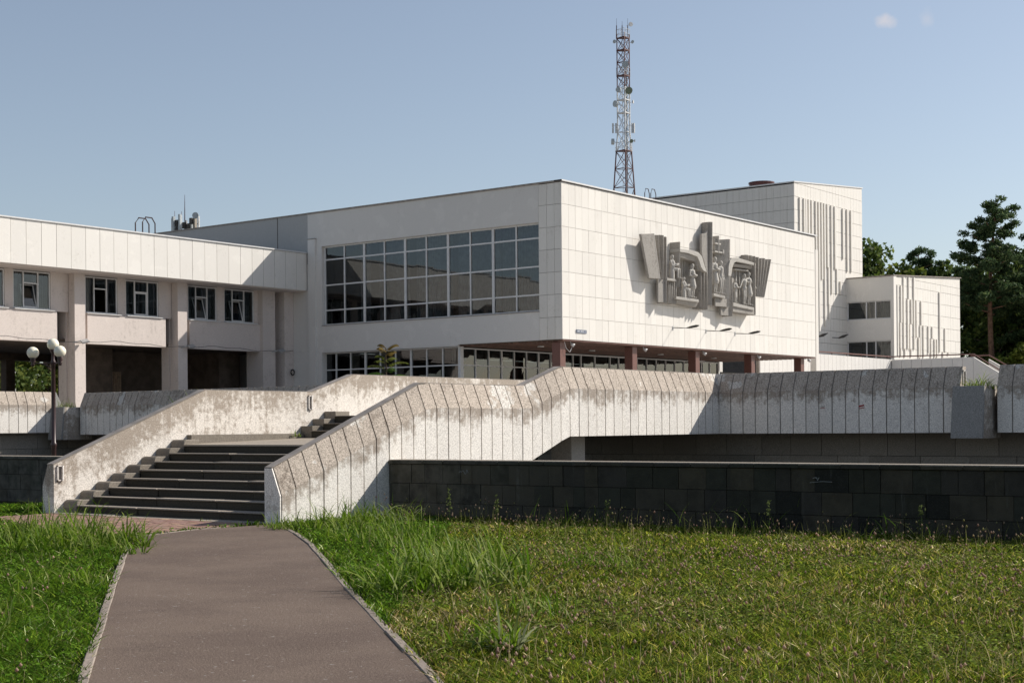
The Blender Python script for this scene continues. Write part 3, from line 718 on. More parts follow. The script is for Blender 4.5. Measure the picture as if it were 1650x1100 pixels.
def wing_window(x0, x1, kind):
    yq = 55.40; z0, z1 = 6.84, 8.47; a, b = x0+(x1-x0)*.27, x0+(x1-x0)*.66
    m = MB(); w = .055
    for s in (x0, a, b, x1-w): m.box(s, s+w, yq, yq+.08, z0, z1)
    for s0, s1 in ((x0+w, a), (a+w, b), (b+w, x1-w)):
        m.box(s0, s1, yq+.004, yq+.076, z0, z0+w); m.box(s0, s1, yq+.004, yq+.076, z1-w, z1)
    zt = z0+(z1-z0)*.66; m.box(a+w, b, yq+.004, yq+.076, zt, zt+w)
    o = m.build('window', MT['frame'], wing)
    for s0, s1, c0, c1 in ((x0+w, a, z0+w, z1-w), (b+w, x1-w, z0+w, z1-w), (a+w, b, zt+w, z1-w)):
        MB().add([(s0, yq+.04, c0), (s1, yq+.04, c0), (s1, yq+.04, c1), (s0, yq+.04, c1)], [(0,1,2,3)]).build('pane', MT['glass'], o)
    # hinged centre light, tilted inward when open
    tl = .28 if kind == 'tilt' else (.0 if kind == 'shut' else None)
    c0, c1 = z0+w, zt
    if tl is not None:
        q = MB(); f = .05
        def P(s, z, d=0): return (s, yq+.03+d+tl*(z-c0)/(c1-c0), z)
        for s0, s1, e0, e1 in ((a+w, a+w+f, c0, c1), (b-f, b, c0, c1), (a+w+f, b-f, c0, c0+f), (a+w+f, b-f, c1-f, c1)):
            q.add([P(s0,e0), P(s1,e0), P(s1,e1), P(s0,e1), P(s0,e0,.04), P(s1,e0,.04), P(s1,e1,.04), P(s0,e1,.04)], [(0,1,2,3),(7,6,5,4),(0,4,5,1),(1,5,6,2),(2,6,7,3),(3,7,4,0)])
        q.build('sash', MT['frame'], o)
        MB().add([P(a+w+f,c0+f,.02), P(b-f,c0+f,.02), P(b-f,c1-f,.02), P(a+w+f,c1-f,.02)], [(0,1,2,3)]).build('pane', MT['glass'], o)
    curtain(wing, 'y', yq+.45, x0-.05, x0+.55, 6.6, 8.5, MT['curtain'] if kind != 'open' else MT['curtain2'], .04, .13)
    if kind != 'open': curtain(wing, 'y', yq+.45, x1-.6, x1+.05, 6.6, 8.5, MT['curtain'], .04, .13)
    MB().box(x0-.06, x1+.06, 55.13, 55.42, 6.78, 6.815).build('window_sill', MT['frame'], wing)
WINS = [(35.15, 37.0, 'shut'), (37.41, 39.29, 'tilt'), (41.11, 42.88, 'open'), (43.33, 45.24, 'shut'), (47.0, 48.82, 'tilt'), (49.29, 51.26, 'tilt')]
b0 = -5.79
WINS = [(29.6, 31.45, 'shut'), (31.75, 33.6, 'shut')]+WINS
for wn in WINS: wing_window(*wn)
# wall strips round the windows, spandrels, pillars
xs = [29.3]+[v for a, b, _ in WINS for v in (a, b)]+[51.5]
for a, b in zip(xs[0::2], xs[1::2]): wall(a, b, 55.36, 55.6, 6.80, 8.50, MT['plaster_wing'], wing, 'pier')
for a, b, c, d in ((29.3, 33.75, 0, 0), (35.0, 39.50, 0, 0), (41.09, 45.51, 0, 0), (46.95, 51.50, 0, 0)):
    wall(a, b, 55.2, 55.6, 5.43, 6.78, MT['plaster_wing'], wing, 'spandrel')
for cxx in (34.70, 40.48, 46.27):
    m = MB(); m.box(cxx-.28, cxx+.28, 54.90, 55.32, 1.86, 8.50); m.box(cxx-.20, cxx+.20, 55.32, 55.55, 1.86, 8.50); m.box(cxx-.28, cxx+.28, 55.55, 56.1, 1.86, 8.50)
    m.build('pillar', MT['plaster_wing'], wing)
wall(51.5, 52.35, 55.0, 56.2, 1.86, 8.50, MT['plaster_wing'], wing, 'pillar')
wall(52.35, 52.9, 55.75, 56.4, 1.86, 8.50, MT['roofwall'], wing, 'recess')
wall(52.9, 53.54, 54.9, 56.4, 1.86, 8.50, MT['plaster_wing'], wing, 'pillar')
wall(X0, 53.5, 55.61, 66, 5.47, 5.62, MT['under'], wing, 'floor_slab')
wall(X0, 53.5, 58.4, 58.6, 5.63, 10.09, MT['inside'], wing, 'inner_wall')
wall(43.3, 60.0, 60.2, 60.5, 1.86, 5.46, MT['under'], wing, 'undercroft_wall')
wall(43.3, 44.9, 58.4, 60.19, 1.86, 5.46, MT['under'], wing, 'undercroft_wall')
wall(50.9, 52.3, 57.6, 60.1, 1.86, 5.46, MT['under'], wing, 'undercroft_wall')
for a, b, zt in ((46.05, 46.75, 4.45), (52.75, 53.5, 4.85)):
    d = MB(); n = 6
    for i in range(n): d.box(a+(b-a)*i/n+.008, a+(b-a)*(i+1)/n-.008, 60.12, 60.19, 1.87, zt)
    dr_ = d.build('door', MT['door'], wing); MB().sphere((b-.08, 60.09, 3.1), .03, 8, 6).build('handle', MT['black'], dr_)
for x in (38.2, 43.7): wall(x, x+.5, 65.3, 65.8, 1.86, 5.46, MT['under'], wing, 'pillar')
wall(X0, 53.5, 65.2, 66.0, 5.12, 5.465, MT['under'], wing, 'beam')
# cable strung along the wing and floodlights
pts = []
for i in range(60):
    x = 30+i*23.4/59; pts.append((x, 54.86 if x < 52.2 else 54.8, 5.50+.05*math.sin(x*1.07)+.03*math.sin(x*3.3)))
cb = tag(MB().tube(pts, .014, 4).build('cable', MT['black']), 'thin black cable strung along the wing below its windows', 'cable')
for i, x in enumerate((40.35, 46.4, 52.25)):
    o = empty('floodlight', (x, 54.8, 5.5), ('floodlight on the leftmost bright pillar beside the globe lamp', 'floodlight on the middle pillar of the wing', 'floodlight on the pillar by the hall corner')[i], 'light', 'floodlights on the wing pillars')
    MB().tube([(x-.25, 54.9, 5.42), (x-.05, 54.65, 5.5)], .02).build('bracket', MT['galv'], o)
    m = MB(); m.add([(x-.08, 54.45, 5.42), (x+.30, 54.45, 5.50), (x+.34, 54.70, 5.62), (x-.04, 54.70, 5.54), (x-.05, 54.5, 5.36), (x+.33, 54.5, 5.44), (x+.36, 54.72, 5.56), (x, 54.72, 5.48)], [(0,1,2,3),(4,7,6,5),(0,4,5,1),(1,5,6,2),(2,6,7,3),(3,7,4,0)])
    m.build('lamp_head', MT['galv'], o)
m = MB(); c = Vector((53.3, 54.75, 4.42)); m.tube([c+Vector((.12*math.cos(a*math.pi/6), -.0, .14*math.sin(a*math.pi/6))) for a in range(13)], .035, 6, cap=False)
tag(m.build('hose_ring', MT['black'], None, True), 'black rubber ring hanging on the wall beside the hall corner', 'ring')

# ---------------------------------------------------------------- stage tower, pavilion, ramp behind
def tiled(parent, ax, plane, s0, s1, rows, w, name='marble_tiles', topf=None):
    m = MB(); k = round((s1-s0)/w); w = (s1-s0)/k
    for i in range(k):
        a, b = s0+i*w+.006, s0+(i+1)*w-.006
        for z0, z1 in zip(rows[:-1], rows[1:]):
            j = rnd.uniform(-.004, .004)
            if ax == 'y': m.box(a, b, plane+j, plane+.06, z0+.012, z1-.012)
            else: m.box(plane+j, plane+.06, a, b, z0+.012, z1-.012)
        if topf:
            z0 = rows[-1]+.012
            if ax == 'y': m.prism([(a, z0), (b, z0), (b, topf(b)), (a, topf(a))], 'y', plane, plane+.06)
            else: m.box(plane, plane+.06, a, b, z0, topf(a))
    return tag(m.build(name, MT['tile'], parent), kind='stuff')
def fins(parent, lst, y, w, d):
    for x, z0, z1 in lst:
        m = MB(); m.box(x, x+w, y-d, y-.005, z0, z1); m.build('fin', MT['tile'], parent)
tower = empty('stage_tower', (98.4, 49, 1.86), 'tall white tiled stage tower with vertical fins behind the hall', 'building')
ttop = lambda x: 19.23+(x-98.4)*.082
trow = [18.18-.957*i for i in range(17)][::-1]
tiled(tower, 'y', 49.0, 98.4, 110.2, trow+[19.14], .53, topf=lambda x: max(ttop(x)-.05, 19.17))
trs = [18.18-.957*i for i in range(9)][::-1]+[19.10]
tiled(tower, 'x', 98.36, 49.0, 63.0, trs, .55)
m = MB(); m.prism([(98.42, 1.86), (110.15, 1.86), (110.15, ttop(110.15)-.1), (98.42, ttop(98.4)-.12)], 'y', 49.05, 63.0); m.build('wall', MT['seam2'], tower)
m = MB(); m.prism([(98.3, ttop(98.3)-.04), (110.28, ttop(110.28)-.04), (110.28, ttop(110.28)+.05), (98.3, ttop(98.3)+.05)], 'y', 48.95, 63.1); m.build('roof_coping', MT['frame'], tower)
TF = [(99.07, 12.0, 18.17), (99.76, 12.0, 18.18), (100.07, 12.0, 18.18), (100.52, 12.0, 18.18), (101.02, 12.0, 18.17), (101.7, 12.0, 18.19), (102.19, 8.47, 18.18), (102.68, 12.42, 18.2), (103.15, 9.6, 18.2), (103.67, 13.39, 18.19), (103.82, 10.6, 13.4), (104.38, 11.46, 18.18), (105.0, 13.39, 18.16), (105.27, 11.52, 13.42), (105.89, 11.49, 12.48), (106.42, 14.29, 18.15), (107.19, 13.36, 18.17), (107.9, 13.38, 18.17), (103.18, 8.91, 9.59), (103.88, 9.46, 10.59)]
fins(tower, TF, 49.0, .21, .11)
m = MB(); m.lathe([(.95, 0), (.95, .38), (1.02, .40), (1.02, .5), (.9, .52)], (104, 54.6, 19.95), 20)
tag(m.build('roof_vent', MT['red'], None), 'round rust-red vent drum on the stage tower roof', 'vent')
pav = empty('side_pavilion', (107.2, 45.2, 1.86), 'low white tiled pavilion with vertical fins beside the trees', 'building')
ptop = lambda x: 12.78+(x-107.2)*.059
prow = [12.14-.965*i for i in range(11)][::-1]
tiled(pav, 'y', 45.2, 107.75, 121.1, prow+[12.74], .53, topf=lambda x: ptop(x)-.03)
m = MB(); m.prism([(107.2, 1.86), (107.745, 1.86), (107.745, ptop(107.7)), (107.2, ptop(107.2))], 'y', 45.15, 45.4); m.build('corner_pier', MT['plaster_fascia'], pav)
for z0, z1 in ((10.96, 12.76), (7.90, 9.55), (1.86, 6.3)): wall(107.2, 107.5, 45.4, 49.0, z0, z1, MT['plaster_fascia'], pav)
for z0, z1 in ((9.55, 10.96), (6.3, 7.90)):
    window(pav, 'x', 107.30, [45.42, 46.67, 47.42, 48.95], [z0+.03, z1-.03], 0, .10, .10)
    for a, b in ((45.5, 46.5), (46.75, 47.2)): curtain(pav, 'x', 107.9, a, b, z0-.2, z1+.1, MT['curtain2'], .05, .2)
wall(110, 110.2, 45.5, 49, 5, 12.5, MT['inside'], pav, 'inner_wall')
wall(107.5, 110, 45.45, 49, 7.95, 9.5, MT['inside'], pav, 'floor')
m = MB(); m.prism([(107.78, 1.86), (121.0, 1.86), (121.0, ptop(121)-.08), (107.78, ptop(107.7)-.08)], 'y', 45.255, 45.6); m.build('front_wall', MT['seam2'], pav)
m = MB(); m.prism([(110.21, 1.86), (121.0, 1.86), (121.0, ptop(121)-.1), (110.21, ptop(110.2)-.1)], 'y', 45.61, 52); m.build('rear_wall', MT['roofwall'], pav)
m = MB(); m.prism([(107.12, ptop(107.12)), (121.2, ptop(121.2)), (121.2, ptop(121.2)+.07), (107.12, ptop(107.12)+.07)], 'y', 45.1, 52.1); m.build('roof_coping', MT['cap'], pav)
PF2 = [(107.77, 6.68, 12.13), (108.48, 9.27, 12.12), (108.99, 7.28, 12.80), (108.3, 7.29, 9.26), (109.98, 11.16, 12.86), (109.75, 7.3, 11.15), (110.48, 9.25, 11.18), (110.21, 7.29, 9.23), (111.01, 7.31, 12.93), (111.51, 8.28, 11.19), (112.47, 9.26, 11.16), (112.26, 6.72, 9.25), (112.9, 6.74, 9.26), (111.91, 6.71, 8.27), (113.93, 7.1, 9.26), (114.73, 8.29, 9.26), (114.48, 6.79, 8.27), (115.22, 6.82, 8.28), (115.72, 6.83, 8.27), (116.33, 7.29, 12.13), (117.46, 7.33, 9.23), (108.38, 6.7, 7.28), (109.19, 6.69, 7.28), (110.4, 6.73, 7.28), (117.0, 6.87, 7.3), (118.19, 7.13, 7.32)]
fins(pav, PF2, 45.2, .20, .11)
for i, (x, z) in enumerate(((100.95, 8.06), (104.48, 8.12))):
    o = empty('wall_lamp', (x, 48.9, z), ('left', 'right')[i]+' one of two dark wall lamps on the shaded foot of the stage tower', 'lamp', 'wall lamps on the stage tower')
    MB().tube([(x, 48.95, z), (x, 48.4, z-.05)], .03, 6).build('arm', MT['lamp'], o)
    MB().tube([(x, 48.45, z-.06), (x+.1, 48.1, z+.05), (x+.25, 47.75, z+.2)], [.05, .12, .03], 8).build('lamp_head', MT['lamp'], o, True)
ramp = empty('ramp_wall', (95, 44.3, 1.86), 'white panelled ramp wall with handrail between hall and pavilion', 'wall')
x = 84.0
while x < 104.5:
    m = MB(); m.box(x+.012, x+.62-.012, 44.3, 44.42, 1.86, 6.30); m.build('wall_panel', MT['plaster'], ramp); x += .62
wall(84, 104.6, 44.40, 44.6, 1.86, 6.27, MT['seam'], ramp, 'core')
y = 38.1
while y < 44.25:
    m = MB(); m.box(104.6, 104.72, y+.01, min(y+.77, 44.28)-.01, 1.86, 6.26); m.build('wall_panel', MT['plaster'], ramp); y += .77
wall(104.70, 104.9, 38.1, 44.5, 1.86, 6.24, MT['seam'], ramp, 'core')
m = MB(); m.prism([(38.09, 1.86), (38.09, 6.26), (36.5, 5.25), (34.9, 4.25), (34.9, 1.86)], 'x', 104.6, 104.85); m.build('stair_cheek', MT['plaster'], ramp)
m = MB(); m.prism([(38.0, 1.86), (38.0, 6.2), (35.5, 4.7), (35.5, 1.86)], 'x', 107.5, 107.7); m.build('stair_cheek', MT['plaster'], ramp)
m = MB(); m.tube([(79.5, 44.36, 6.42), (104.66, 44.36, 6.50), (104.66, 38.06, 6.47), (104.66, 36.5, 5.46), (104.66, 34.9, 4.46)], .045, 6); m.tube([(106.6, 39, 6.44), (106.6, 37.64, 6.44), (106.6, 36.47, 5.73), (106.6, 34.5, 4.5)], .045, 6)
for x in np.arange(85, 104.6, 2.4): m.tube([(x, 44.36, 6.2), (x, 44.36, 6.45)], .03, 5)
m.build('handrail', MT['granite'], ramp)
wall(78.6, 84.0, 47.0, 47.3, 4.95, 6.5, MT['plaster'], ramp, 'upper_band')
wall(78.6, 92.0, 47.1, 47.2, 1.86, 4.94, MT['inside'], ramp, 'dark_glazing')
# ---------------------------------------------------------------- relief on the hall front
rel = empty('relief_sculpture', (65.5, 38, 9), 'large grey cast relief of people, canopies and fluted panels on the marble front', 'sculpture')
def slab(name, cs, mat=None, back=37.985):
    """front face given by corners (x, z, y); sides run back to the wall"""
    th = {'fan_panel': .13, 'lower_slab': .10, 'pylon_shoulder': .12}.get(name)
    n = len(cs); vs = [(x, y, z) for x, z, y in cs]+[(x, min(y+th, back) if th else back, z) for x, z, y in cs]
    return MB().add(vs, [tuple(range(n)), tuple(range(2*n-1, n-1, -1))]+[(i, n+i, n+(i+1) % n, (i+1) % n) for i in range(n)]).build(name, mat or MT['sculpt'], rel, bevel=.012)
# every member as (name, tone, front corners x z y), worked out on the wall
REL = [
    ('fan_panel', 's', [(59.343,10.614,37.52),(60.342,10.718,37.44),(60.862,8.598,37.44),(60.043,8.574,37.52)]),
    ('fan_edge', 'l', [(60.325,10.726,37.43),(60.395,10.726,37.43),(60.915,8.596,37.43),(60.85,8.586,37.43)]),
    ('fan_panel', 's', [(60.81,10.729,37.645),(60.832,10.7,37.5),(60.887,10.7,37.5),(61.117,8.96,37.5),(61.062,8.96,37.5),(61.052,8.973,37.566)]),
    ('fan_panel', 's', [(61.23,10.775,37.673),(61.262,10.732,37.46),(61.317,10.732,37.46),(61.288,8.602,37.46),(61.233,8.602,37.46),(61.215,8.625,37.573)]),
    ('pilaster', 's', [(61.508,10.701,37.557),(61.523,10.682,37.46),(61.578,10.682,37.46),(61.538,7.472,37.46),(61.483,7.472,37.46),(61.472,7.485,37.526)]),
    ('lower_slab', 's', [(60.997,8.634,37.62),(61.505,8.62,37.55),(61.505,7.5,37.55),(60.997,7.494,37.62)]),
    ('flute', 's', [(61.875,8.581,37.607),(61.882,8.572,37.56),(61.942,8.572,37.56),(61.942,7.502,37.56),(61.882,7.502,37.56),(61.875,7.511,37.607)]),
    ('flute', 's', [(62.04,8.581,37.607),(62.047,8.572,37.56),(62.108,8.572,37.56),(62.108,7.502,37.56),(62.047,7.502,37.56),(62.04,7.511,37.607)]),
    ('flute', 's', [(62.205,8.581,37.607),(62.212,8.572,37.56),(62.272,8.572,37.56),(62.272,7.502,37.56),(62.212,7.502,37.56),(62.205,7.511,37.607)]),
    ('flute', 's', [(62.37,8.581,37.607),(62.377,8.572,37.56),(62.438,8.572,37.56),(62.438,7.502,37.56),(62.377,7.502,37.56),(62.37,7.511,37.607)]),
    ('flute', 's', [(62.535,8.581,37.607),(62.542,8.572,37.56),(62.602,8.572,37.56),(62.602,7.502,37.56),(62.542,7.502,37.56),(62.535,7.511,37.607)]),
    ('ledge', 'l', [(61.508,8.694,37.42),(62.332,8.68,37.4),(62.367,8.574,37.42),(61.542,8.578,37.44)]),
    ('wing_slab', 's', [(62.697,10.442,37.86),(62.692,10.55,37.4),(62.752,10.55,37.4),(62.688,8.354,37.42),(62.627,8.354,37.42),(62.597,8.394,37.62)]),
    ('canopy', 'l', [(62.642,10.202,37.36),(63.725,10.22,37.35),(64.407,10.178,37.34),(64.74,9.996,37.33),(64.932,9.614,37.32),(65.192,9.234,37.32),(64.852,9.284,37.32),(64.61,9.476,37.33),(64.488,9.738,37.34),(64.285,9.95,37.35),(63.442,10.042,37.36),(62.642,10.042,37.36)]),
    ('canopy_inner', 's', [(62.782,10.048,37.44),(64.347,9.974,37.42),(64.607,9.754,37.42),(64.808,9.354,37.42),(64.607,9.33,37.5),(64.373,9.714,37.52),(62.922,9.814,37.52)]),
    ('back_plate', 's', [(63.64,9.896,37.93),(65.46,9.846,37.93),(65.46,7.546,37.93),(63.29,7.646,37.93)]),
    ('window_bar', 'l', [(63.667,9.832,37.86),(63.727,9.832,37.86),(63.727,8.282,37.86),(63.667,8.282,37.86)]),
    ('window_bar', 'l', [(63.917,9.832,37.86),(63.977,9.832,37.86),(63.977,8.282,37.86),(63.917,8.282,37.86)]),
    ('ledge', 'l', [(62.347,7.854,37.42),(64.457,7.826,37.38),(64.512,7.69,37.4),(62.382,7.718,37.44)]),
    ('ledge_base', 's', [(62.573,7.714,37.52),(64.572,7.696,37.48),(64.562,7.45,37.6),(62.747,7.554,37.62)]),
    ('flute', 's', [(64.849,9.311,37.604),(64.867,9.286,37.48),(64.917,9.286,37.48),(64.917,7.396,37.48),(64.867,7.396,37.48),(64.849,7.421,37.604)]),
    ('flute', 's', [(65.144,9.311,37.604),(65.162,9.286,37.48),(65.212,9.286,37.48),(65.212,7.396,37.48),(65.162,7.396,37.48),(65.144,7.421,37.604)]),
    ('flute', 's', [(65.439,9.311,37.604),(65.457,9.286,37.48),(65.507,9.286,37.48),(65.507,7.396,37.48),(65.457,7.396,37.48),(65.439,7.421,37.604)]),
    ('pylon_shoulder', 's', [(65.197,11.194,37.62),(65.532,11.262,37.56),(65.675,11.42,37.55),(65.718,11.768,37.54),(65.718,9.018,37.54),(65.197,10.234,37.62)]),
    ('pylon', 's', [(65.843,11.87,37.6),(65.892,11.85,37.4),(65.962,11.85,37.4),(65.868,7.614,37.42),(65.797,7.614,37.42),(65.662,7.678,37.64)]),
    ('wing_slab', 's', [(66.953,11.086,37.88),(67.708,11.154,37.42),(67.797,11.154,37.42),(67.682,7.618,37.44),(67.602,7.618,37.44),(66.903,7.698,37.84)]),
    ('ornament_bar', 'l', [(66.712,11.104,37.72),(66.777,11.1,37.7),(66.777,10.5,37.7),(66.712,10.504,37.72)]),
    ('ornament_bar', 'l', [(66.807,11.042,37.66),(66.852,11.038,37.64),(66.852,10.458,37.64),(66.807,10.462,37.66)]),
    ('ornament_bar', 'l', [(66.883,11.27,37.6),(66.947,11.266,37.58),(66.947,10.356,37.58),(66.883,10.36,37.6)]),
    ('ornament_bar', 'l', [(66.597,10.894,37.62),(67.162,10.89,37.6),(67.162,10.81,37.6),(66.597,10.814,37.62)]),
    ('ornament_bar', 'l', [(66.537,10.474,37.62),(67.312,10.47,37.6),(67.312,10.39,37.6),(66.537,10.394,37.62)]),
    ('ornament_bar', 'l', [(67.307,10.586,37.58),(67.412,10.582,37.56),(67.412,10.382,37.56),(67.307,10.386,37.58)]),
    ('ledge', 'l', [(66.028,8.254,37.42),(67.157,8.166,37.38),(67.192,8.05,37.4),(66.062,8.118,37.44)]),
    ('lower_slab', 's', [(66.502,8.08,37.6),(67.687,8.03,37.5),(67.687,7.64,37.5),(66.502,7.63,37.6)]),
    ('lower_slab', 's', [(67.167,7.642,37.66),(67.892,7.642,37.56),(67.892,7.202,37.56),(67.167,7.202,37.66)]),
    ('pilaster', 's', [(67.862,9.243,37.566),(67.872,9.23,37.5),(67.927,9.23,37.5),(67.927,7.19,37.5),(67.872,7.19,37.5),(67.862,7.203,37.566)]),
    ('pilaster', 's', [(67.974,9.193,37.515),(67.982,9.182,37.46),(68.037,9.182,37.46),(68.017,7.182,37.46),(67.962,7.182,37.46),(67.956,7.191,37.505)]),
    ('back_plate', 's', [(68.84,10.196,37.93),(70.84,10.196,37.93),(70.84,7.546,37.93),(68.84,7.546,37.93)]),
    ('canopy', 'l', [(67.567,9.244,37.42),(67.59,9.742,37.41),(67.712,10.05,37.4),(67.945,10.208,37.39),(68.377,10.266,37.38),(70.243,10.142,37.36),(70.278,10.006,37.38),(68.412,10.05,37.4),(68.17,9.952,37.41),(68.007,9.694,37.42),(67.868,9.244,37.42)]),
    ('canopy_inner', 's', [(68.275,9.97,37.55),(70.287,9.99,37.5),(70.463,9.83,37.6),(68.497,9.814,37.62)]),
    ('lintel', 'l', [(68.787,9.75,37.7),(70.182,9.758,37.64),(70.217,9.682,37.66),(68.822,9.674,37.72)]),
    ('window_bar', 'l', [(69.18,9.7,37.85),(69.25,9.7,37.85),(69.25,8.08,37.85),(69.18,8.08,37.85)]),
    ('window_bar', 'l', [(69.52,9.7,37.85),(69.59,9.7,37.85),(69.59,8.08,37.85),(69.52,8.08,37.85)]),
    ('wing_slab', 's', [(70.492,10.082,37.76),(70.5,10.14,37.45),(70.6,10.16,37.45),(70.578,7.382,37.46),(70.477,7.382,37.46),(70.462,7.502,37.76)]),
    ('ledge', 'l', [(68.082,7.898,37.44),(70.292,7.77,37.4),(70.347,7.614,37.42),(68.117,7.722,37.46)]),
    ('ledge_base', 's', [(68.218,7.728,37.54),(70.472,7.606,37.48),(70.507,7.39,37.5),(68.252,7.442,37.56)]),
    ('flute', 's', [(69.918,10.57,37.7),(69.942,10.538,37.54),(69.998,10.538,37.54),(69.998,10.188,37.54),(69.942,10.188,37.54),(69.918,10.22,37.7)]),
    ('flute', 's', [(70.298,10.57,37.7),(70.322,10.538,37.54),(70.377,10.538,37.54),(70.377,10.188,37.54),(70.322,10.188,37.54),(70.298,10.22,37.7)]),
    ('flute', 's', [(70.678,10.57,37.7),(70.703,10.538,37.54),(70.758,10.538,37.54),(70.758,10.188,37.54),(70.703,10.188,37.54),(70.678,10.22,37.7)]),
    ('fan_panel', 's', [(70.961,10.534,37.622),(70.982,10.506,37.48),(71.042,10.506,37.48),(70.882,8.396,37.48),(70.822,8.396,37.48),(70.814,8.408,37.538)]),
    ('fan_panel', 's', [(71.316,10.504,37.622),(71.337,10.476,37.48),(71.397,10.476,37.48),(71.067,8.396,37.48),(71.007,8.396,37.48),(70.999,8.408,37.538)]),
    ('fan_panel', 's', [(71.671,10.534,37.622),(71.692,10.506,37.48),(71.752,10.506,37.48),(71.252,8.396,37.48),(71.192,8.396,37.48),(71.184,8.408,37.538)]),
    ('fan_panel', 's', [(72.026,10.504,37.622),(72.047,10.476,37.48),(72.107,10.476,37.48),(71.438,8.396,37.48),(71.377,8.396,37.48),(71.369,8.408,37.538)]),
    ('fan_panel', 's', [(72.381,10.534,37.622),(72.402,10.506,37.48),(72.462,10.506,37.48),(71.622,8.396,37.48),(71.562,8.396,37.48),(71.554,8.408,37.538)])]
FIGS = [(62.213, 8.722, 1.5, 'sit', 37.56, 1, False), (63.347, 7.886, 1.3, 'sit', 37.58, 1, False), (64.095, 7.88, 1.7, 'hold', 37.55, 1, True), (66.443, 8.27, 1.85, 'hold', 37.6, 1, True), (66.887, 8.25, 1.7, 'stand', 37.5, 1, False), (68.587, 7.906, 1.25, 'hold', 37.58, 1, False), (69.492, 7.862, 1.62, 'reach', 37.56, 1, False), (70.152, 7.878, 1.75, 'reach', 37.64, -1, True)]
for n_, t_, c_ in REL: slab(n_, c_, MT['sculpt_l' if t_ == 'l' else 'sculpt'])
def figure(x, z, h, pose, y=37.42, face=1, skirt=False):
    """person cast in relief: capsules merged into one continuous surface"""
    m = MB(); k = h/1.7
    def C(a, b, r0, r1):
        a = Vector((x+a[0]*k*face, y-a[1]*k, z+a[2]*k)); b = Vector((x+b[0]*k*face, y-b[1]*k, z+b[2]*k)); r0 *= k; r1 *= k
        d = (b-a).normalized() if (b-a).length > 1e-6 else Vector((0, 0, 1))
        m.tube([a-d*r0*.95, a-d*r0*.6, a, b, b+d*r1*.6, b+d*r1*.95], [r0*.3, r0*.8, r0, r1, r1*.8, r1*.3], 10)
    def head(c):
        C((c[0], c[1], c[2]-.05), (c[0], c[1]+.015, c[2]+.05), .085, .10)
        C((c[0], c[1]+.10, c[2]-.01), (c[0], c[1]+.105, c[2]-.02), .018, .02); C((c[0], c[1]-.03, c[2]+.04), (c[0]-.02, c[1]-.05, c[2]-.04), .10, .085)
    if pose in ('stand', 'reach', 'hold'):
        head((.02, 0, 1.58)); C((0, 0, 1.38), (.01, 0, 1.5), .065, .055)
        C((-.17, 0, 1.36), (.17, 0, 1.36), .075, .075); C((0, 0, 1.30), (0, 0, 1.05), .16, .125); C((0, 0, 1.05), (0, 0, .92), .125, .15)
        for s in (-1, 1):
            C((s*.09, 0, .90), (s*.085+.02, .03, .48), .095, .068); C((s*.085+.02, .03, .48), (s*.09+.02, 0, .09), .068, .045); C((s*.09+.02, 0, .05), (s*.12+.02, .16, .03), .042, .035)
        if skirt: C((0, 0, .95), (.01, .01, .58), .15, .21)
        if pose == 'stand':
            for s in (-1, 1): C((s*.2, 0, 1.35), (s*.25, .02, 1.07), .055, .045); C((s*.25, .02, 1.07), (s*.23, .08, .82), .042, .032); C((s*.23, .09, .80), (s*.22, .11, .70), .04, .025)
        elif pose == 'hold':
            for s in (-1, 1): C((s*.2, 0, 1.35), (s*.27, .04, 1.08), .055, .046); C((s*.27, .04, 1.08), (s*.04, .20, 1.12), .042, .034); C((s*.04, .2, 1.12), (-s*.02, .22, 1.14), .04, .03)
            C((-.1, .2, 1.14), (.12, .2, 1.12), .06, .06)
        else:
            C((-.2, 0, 1.35), (-.42, .05, 1.12), .055, .045); C((-.42, .05, 1.12), (-.60, .1, .95), .042, .034); C((-.60, .1, .95), (-.68, .11, .90), .04, .025)
            C((.2, 0, 1.35), (.42, .05, 1.28), .055, .045); C((.42, .05, 1.28), (.52, .12, 1.42), .042, .034)
    else:  # seated
        head((.0, 0, 1.16)); C((0, 0, .96), (0, 0, 1.08), .065, .055); C((-.16, 0, .94), (.16, 0, .94), .075, .075); C((0, 0, .9), (0, 0, .52), .16, .16)
        for s in (-1, 1):
            C((s*.09, .02, .5), (s*.10+.30, .22, .52), .10, .075); C((s*.10+.30, .22, .52), (s*.10+.32, .22, .1), .07, .045); C((s*.1+.32, .22, .05), (s*.12+.38, .34, .03), .042, .035)
            C((s*.2, 0, .92), (s*.22+.1, .10, .68), .055, .045); C((s*.22+.1, .10, .68), (s*.10+.22, .22, .72), .042, .035)
        C((-.05, 0, .0), (-.05, 0, .40), .17, .17)
        C((.1, .2, .74), (.28, .22, .80), .07, .07)
    o = m.build('figure', MT['sculpt_l'], rel, True)
    md = o.modifiers.new('r', 'REMESH'); md.mode = 'VOXEL'; md.voxel_size = .028; md.use_smooth_shade = True
    return o
for fg in FIGS: figure(fg[0], fg[1], fg[2], fg[3], fg[4], fg[5], fg[6])

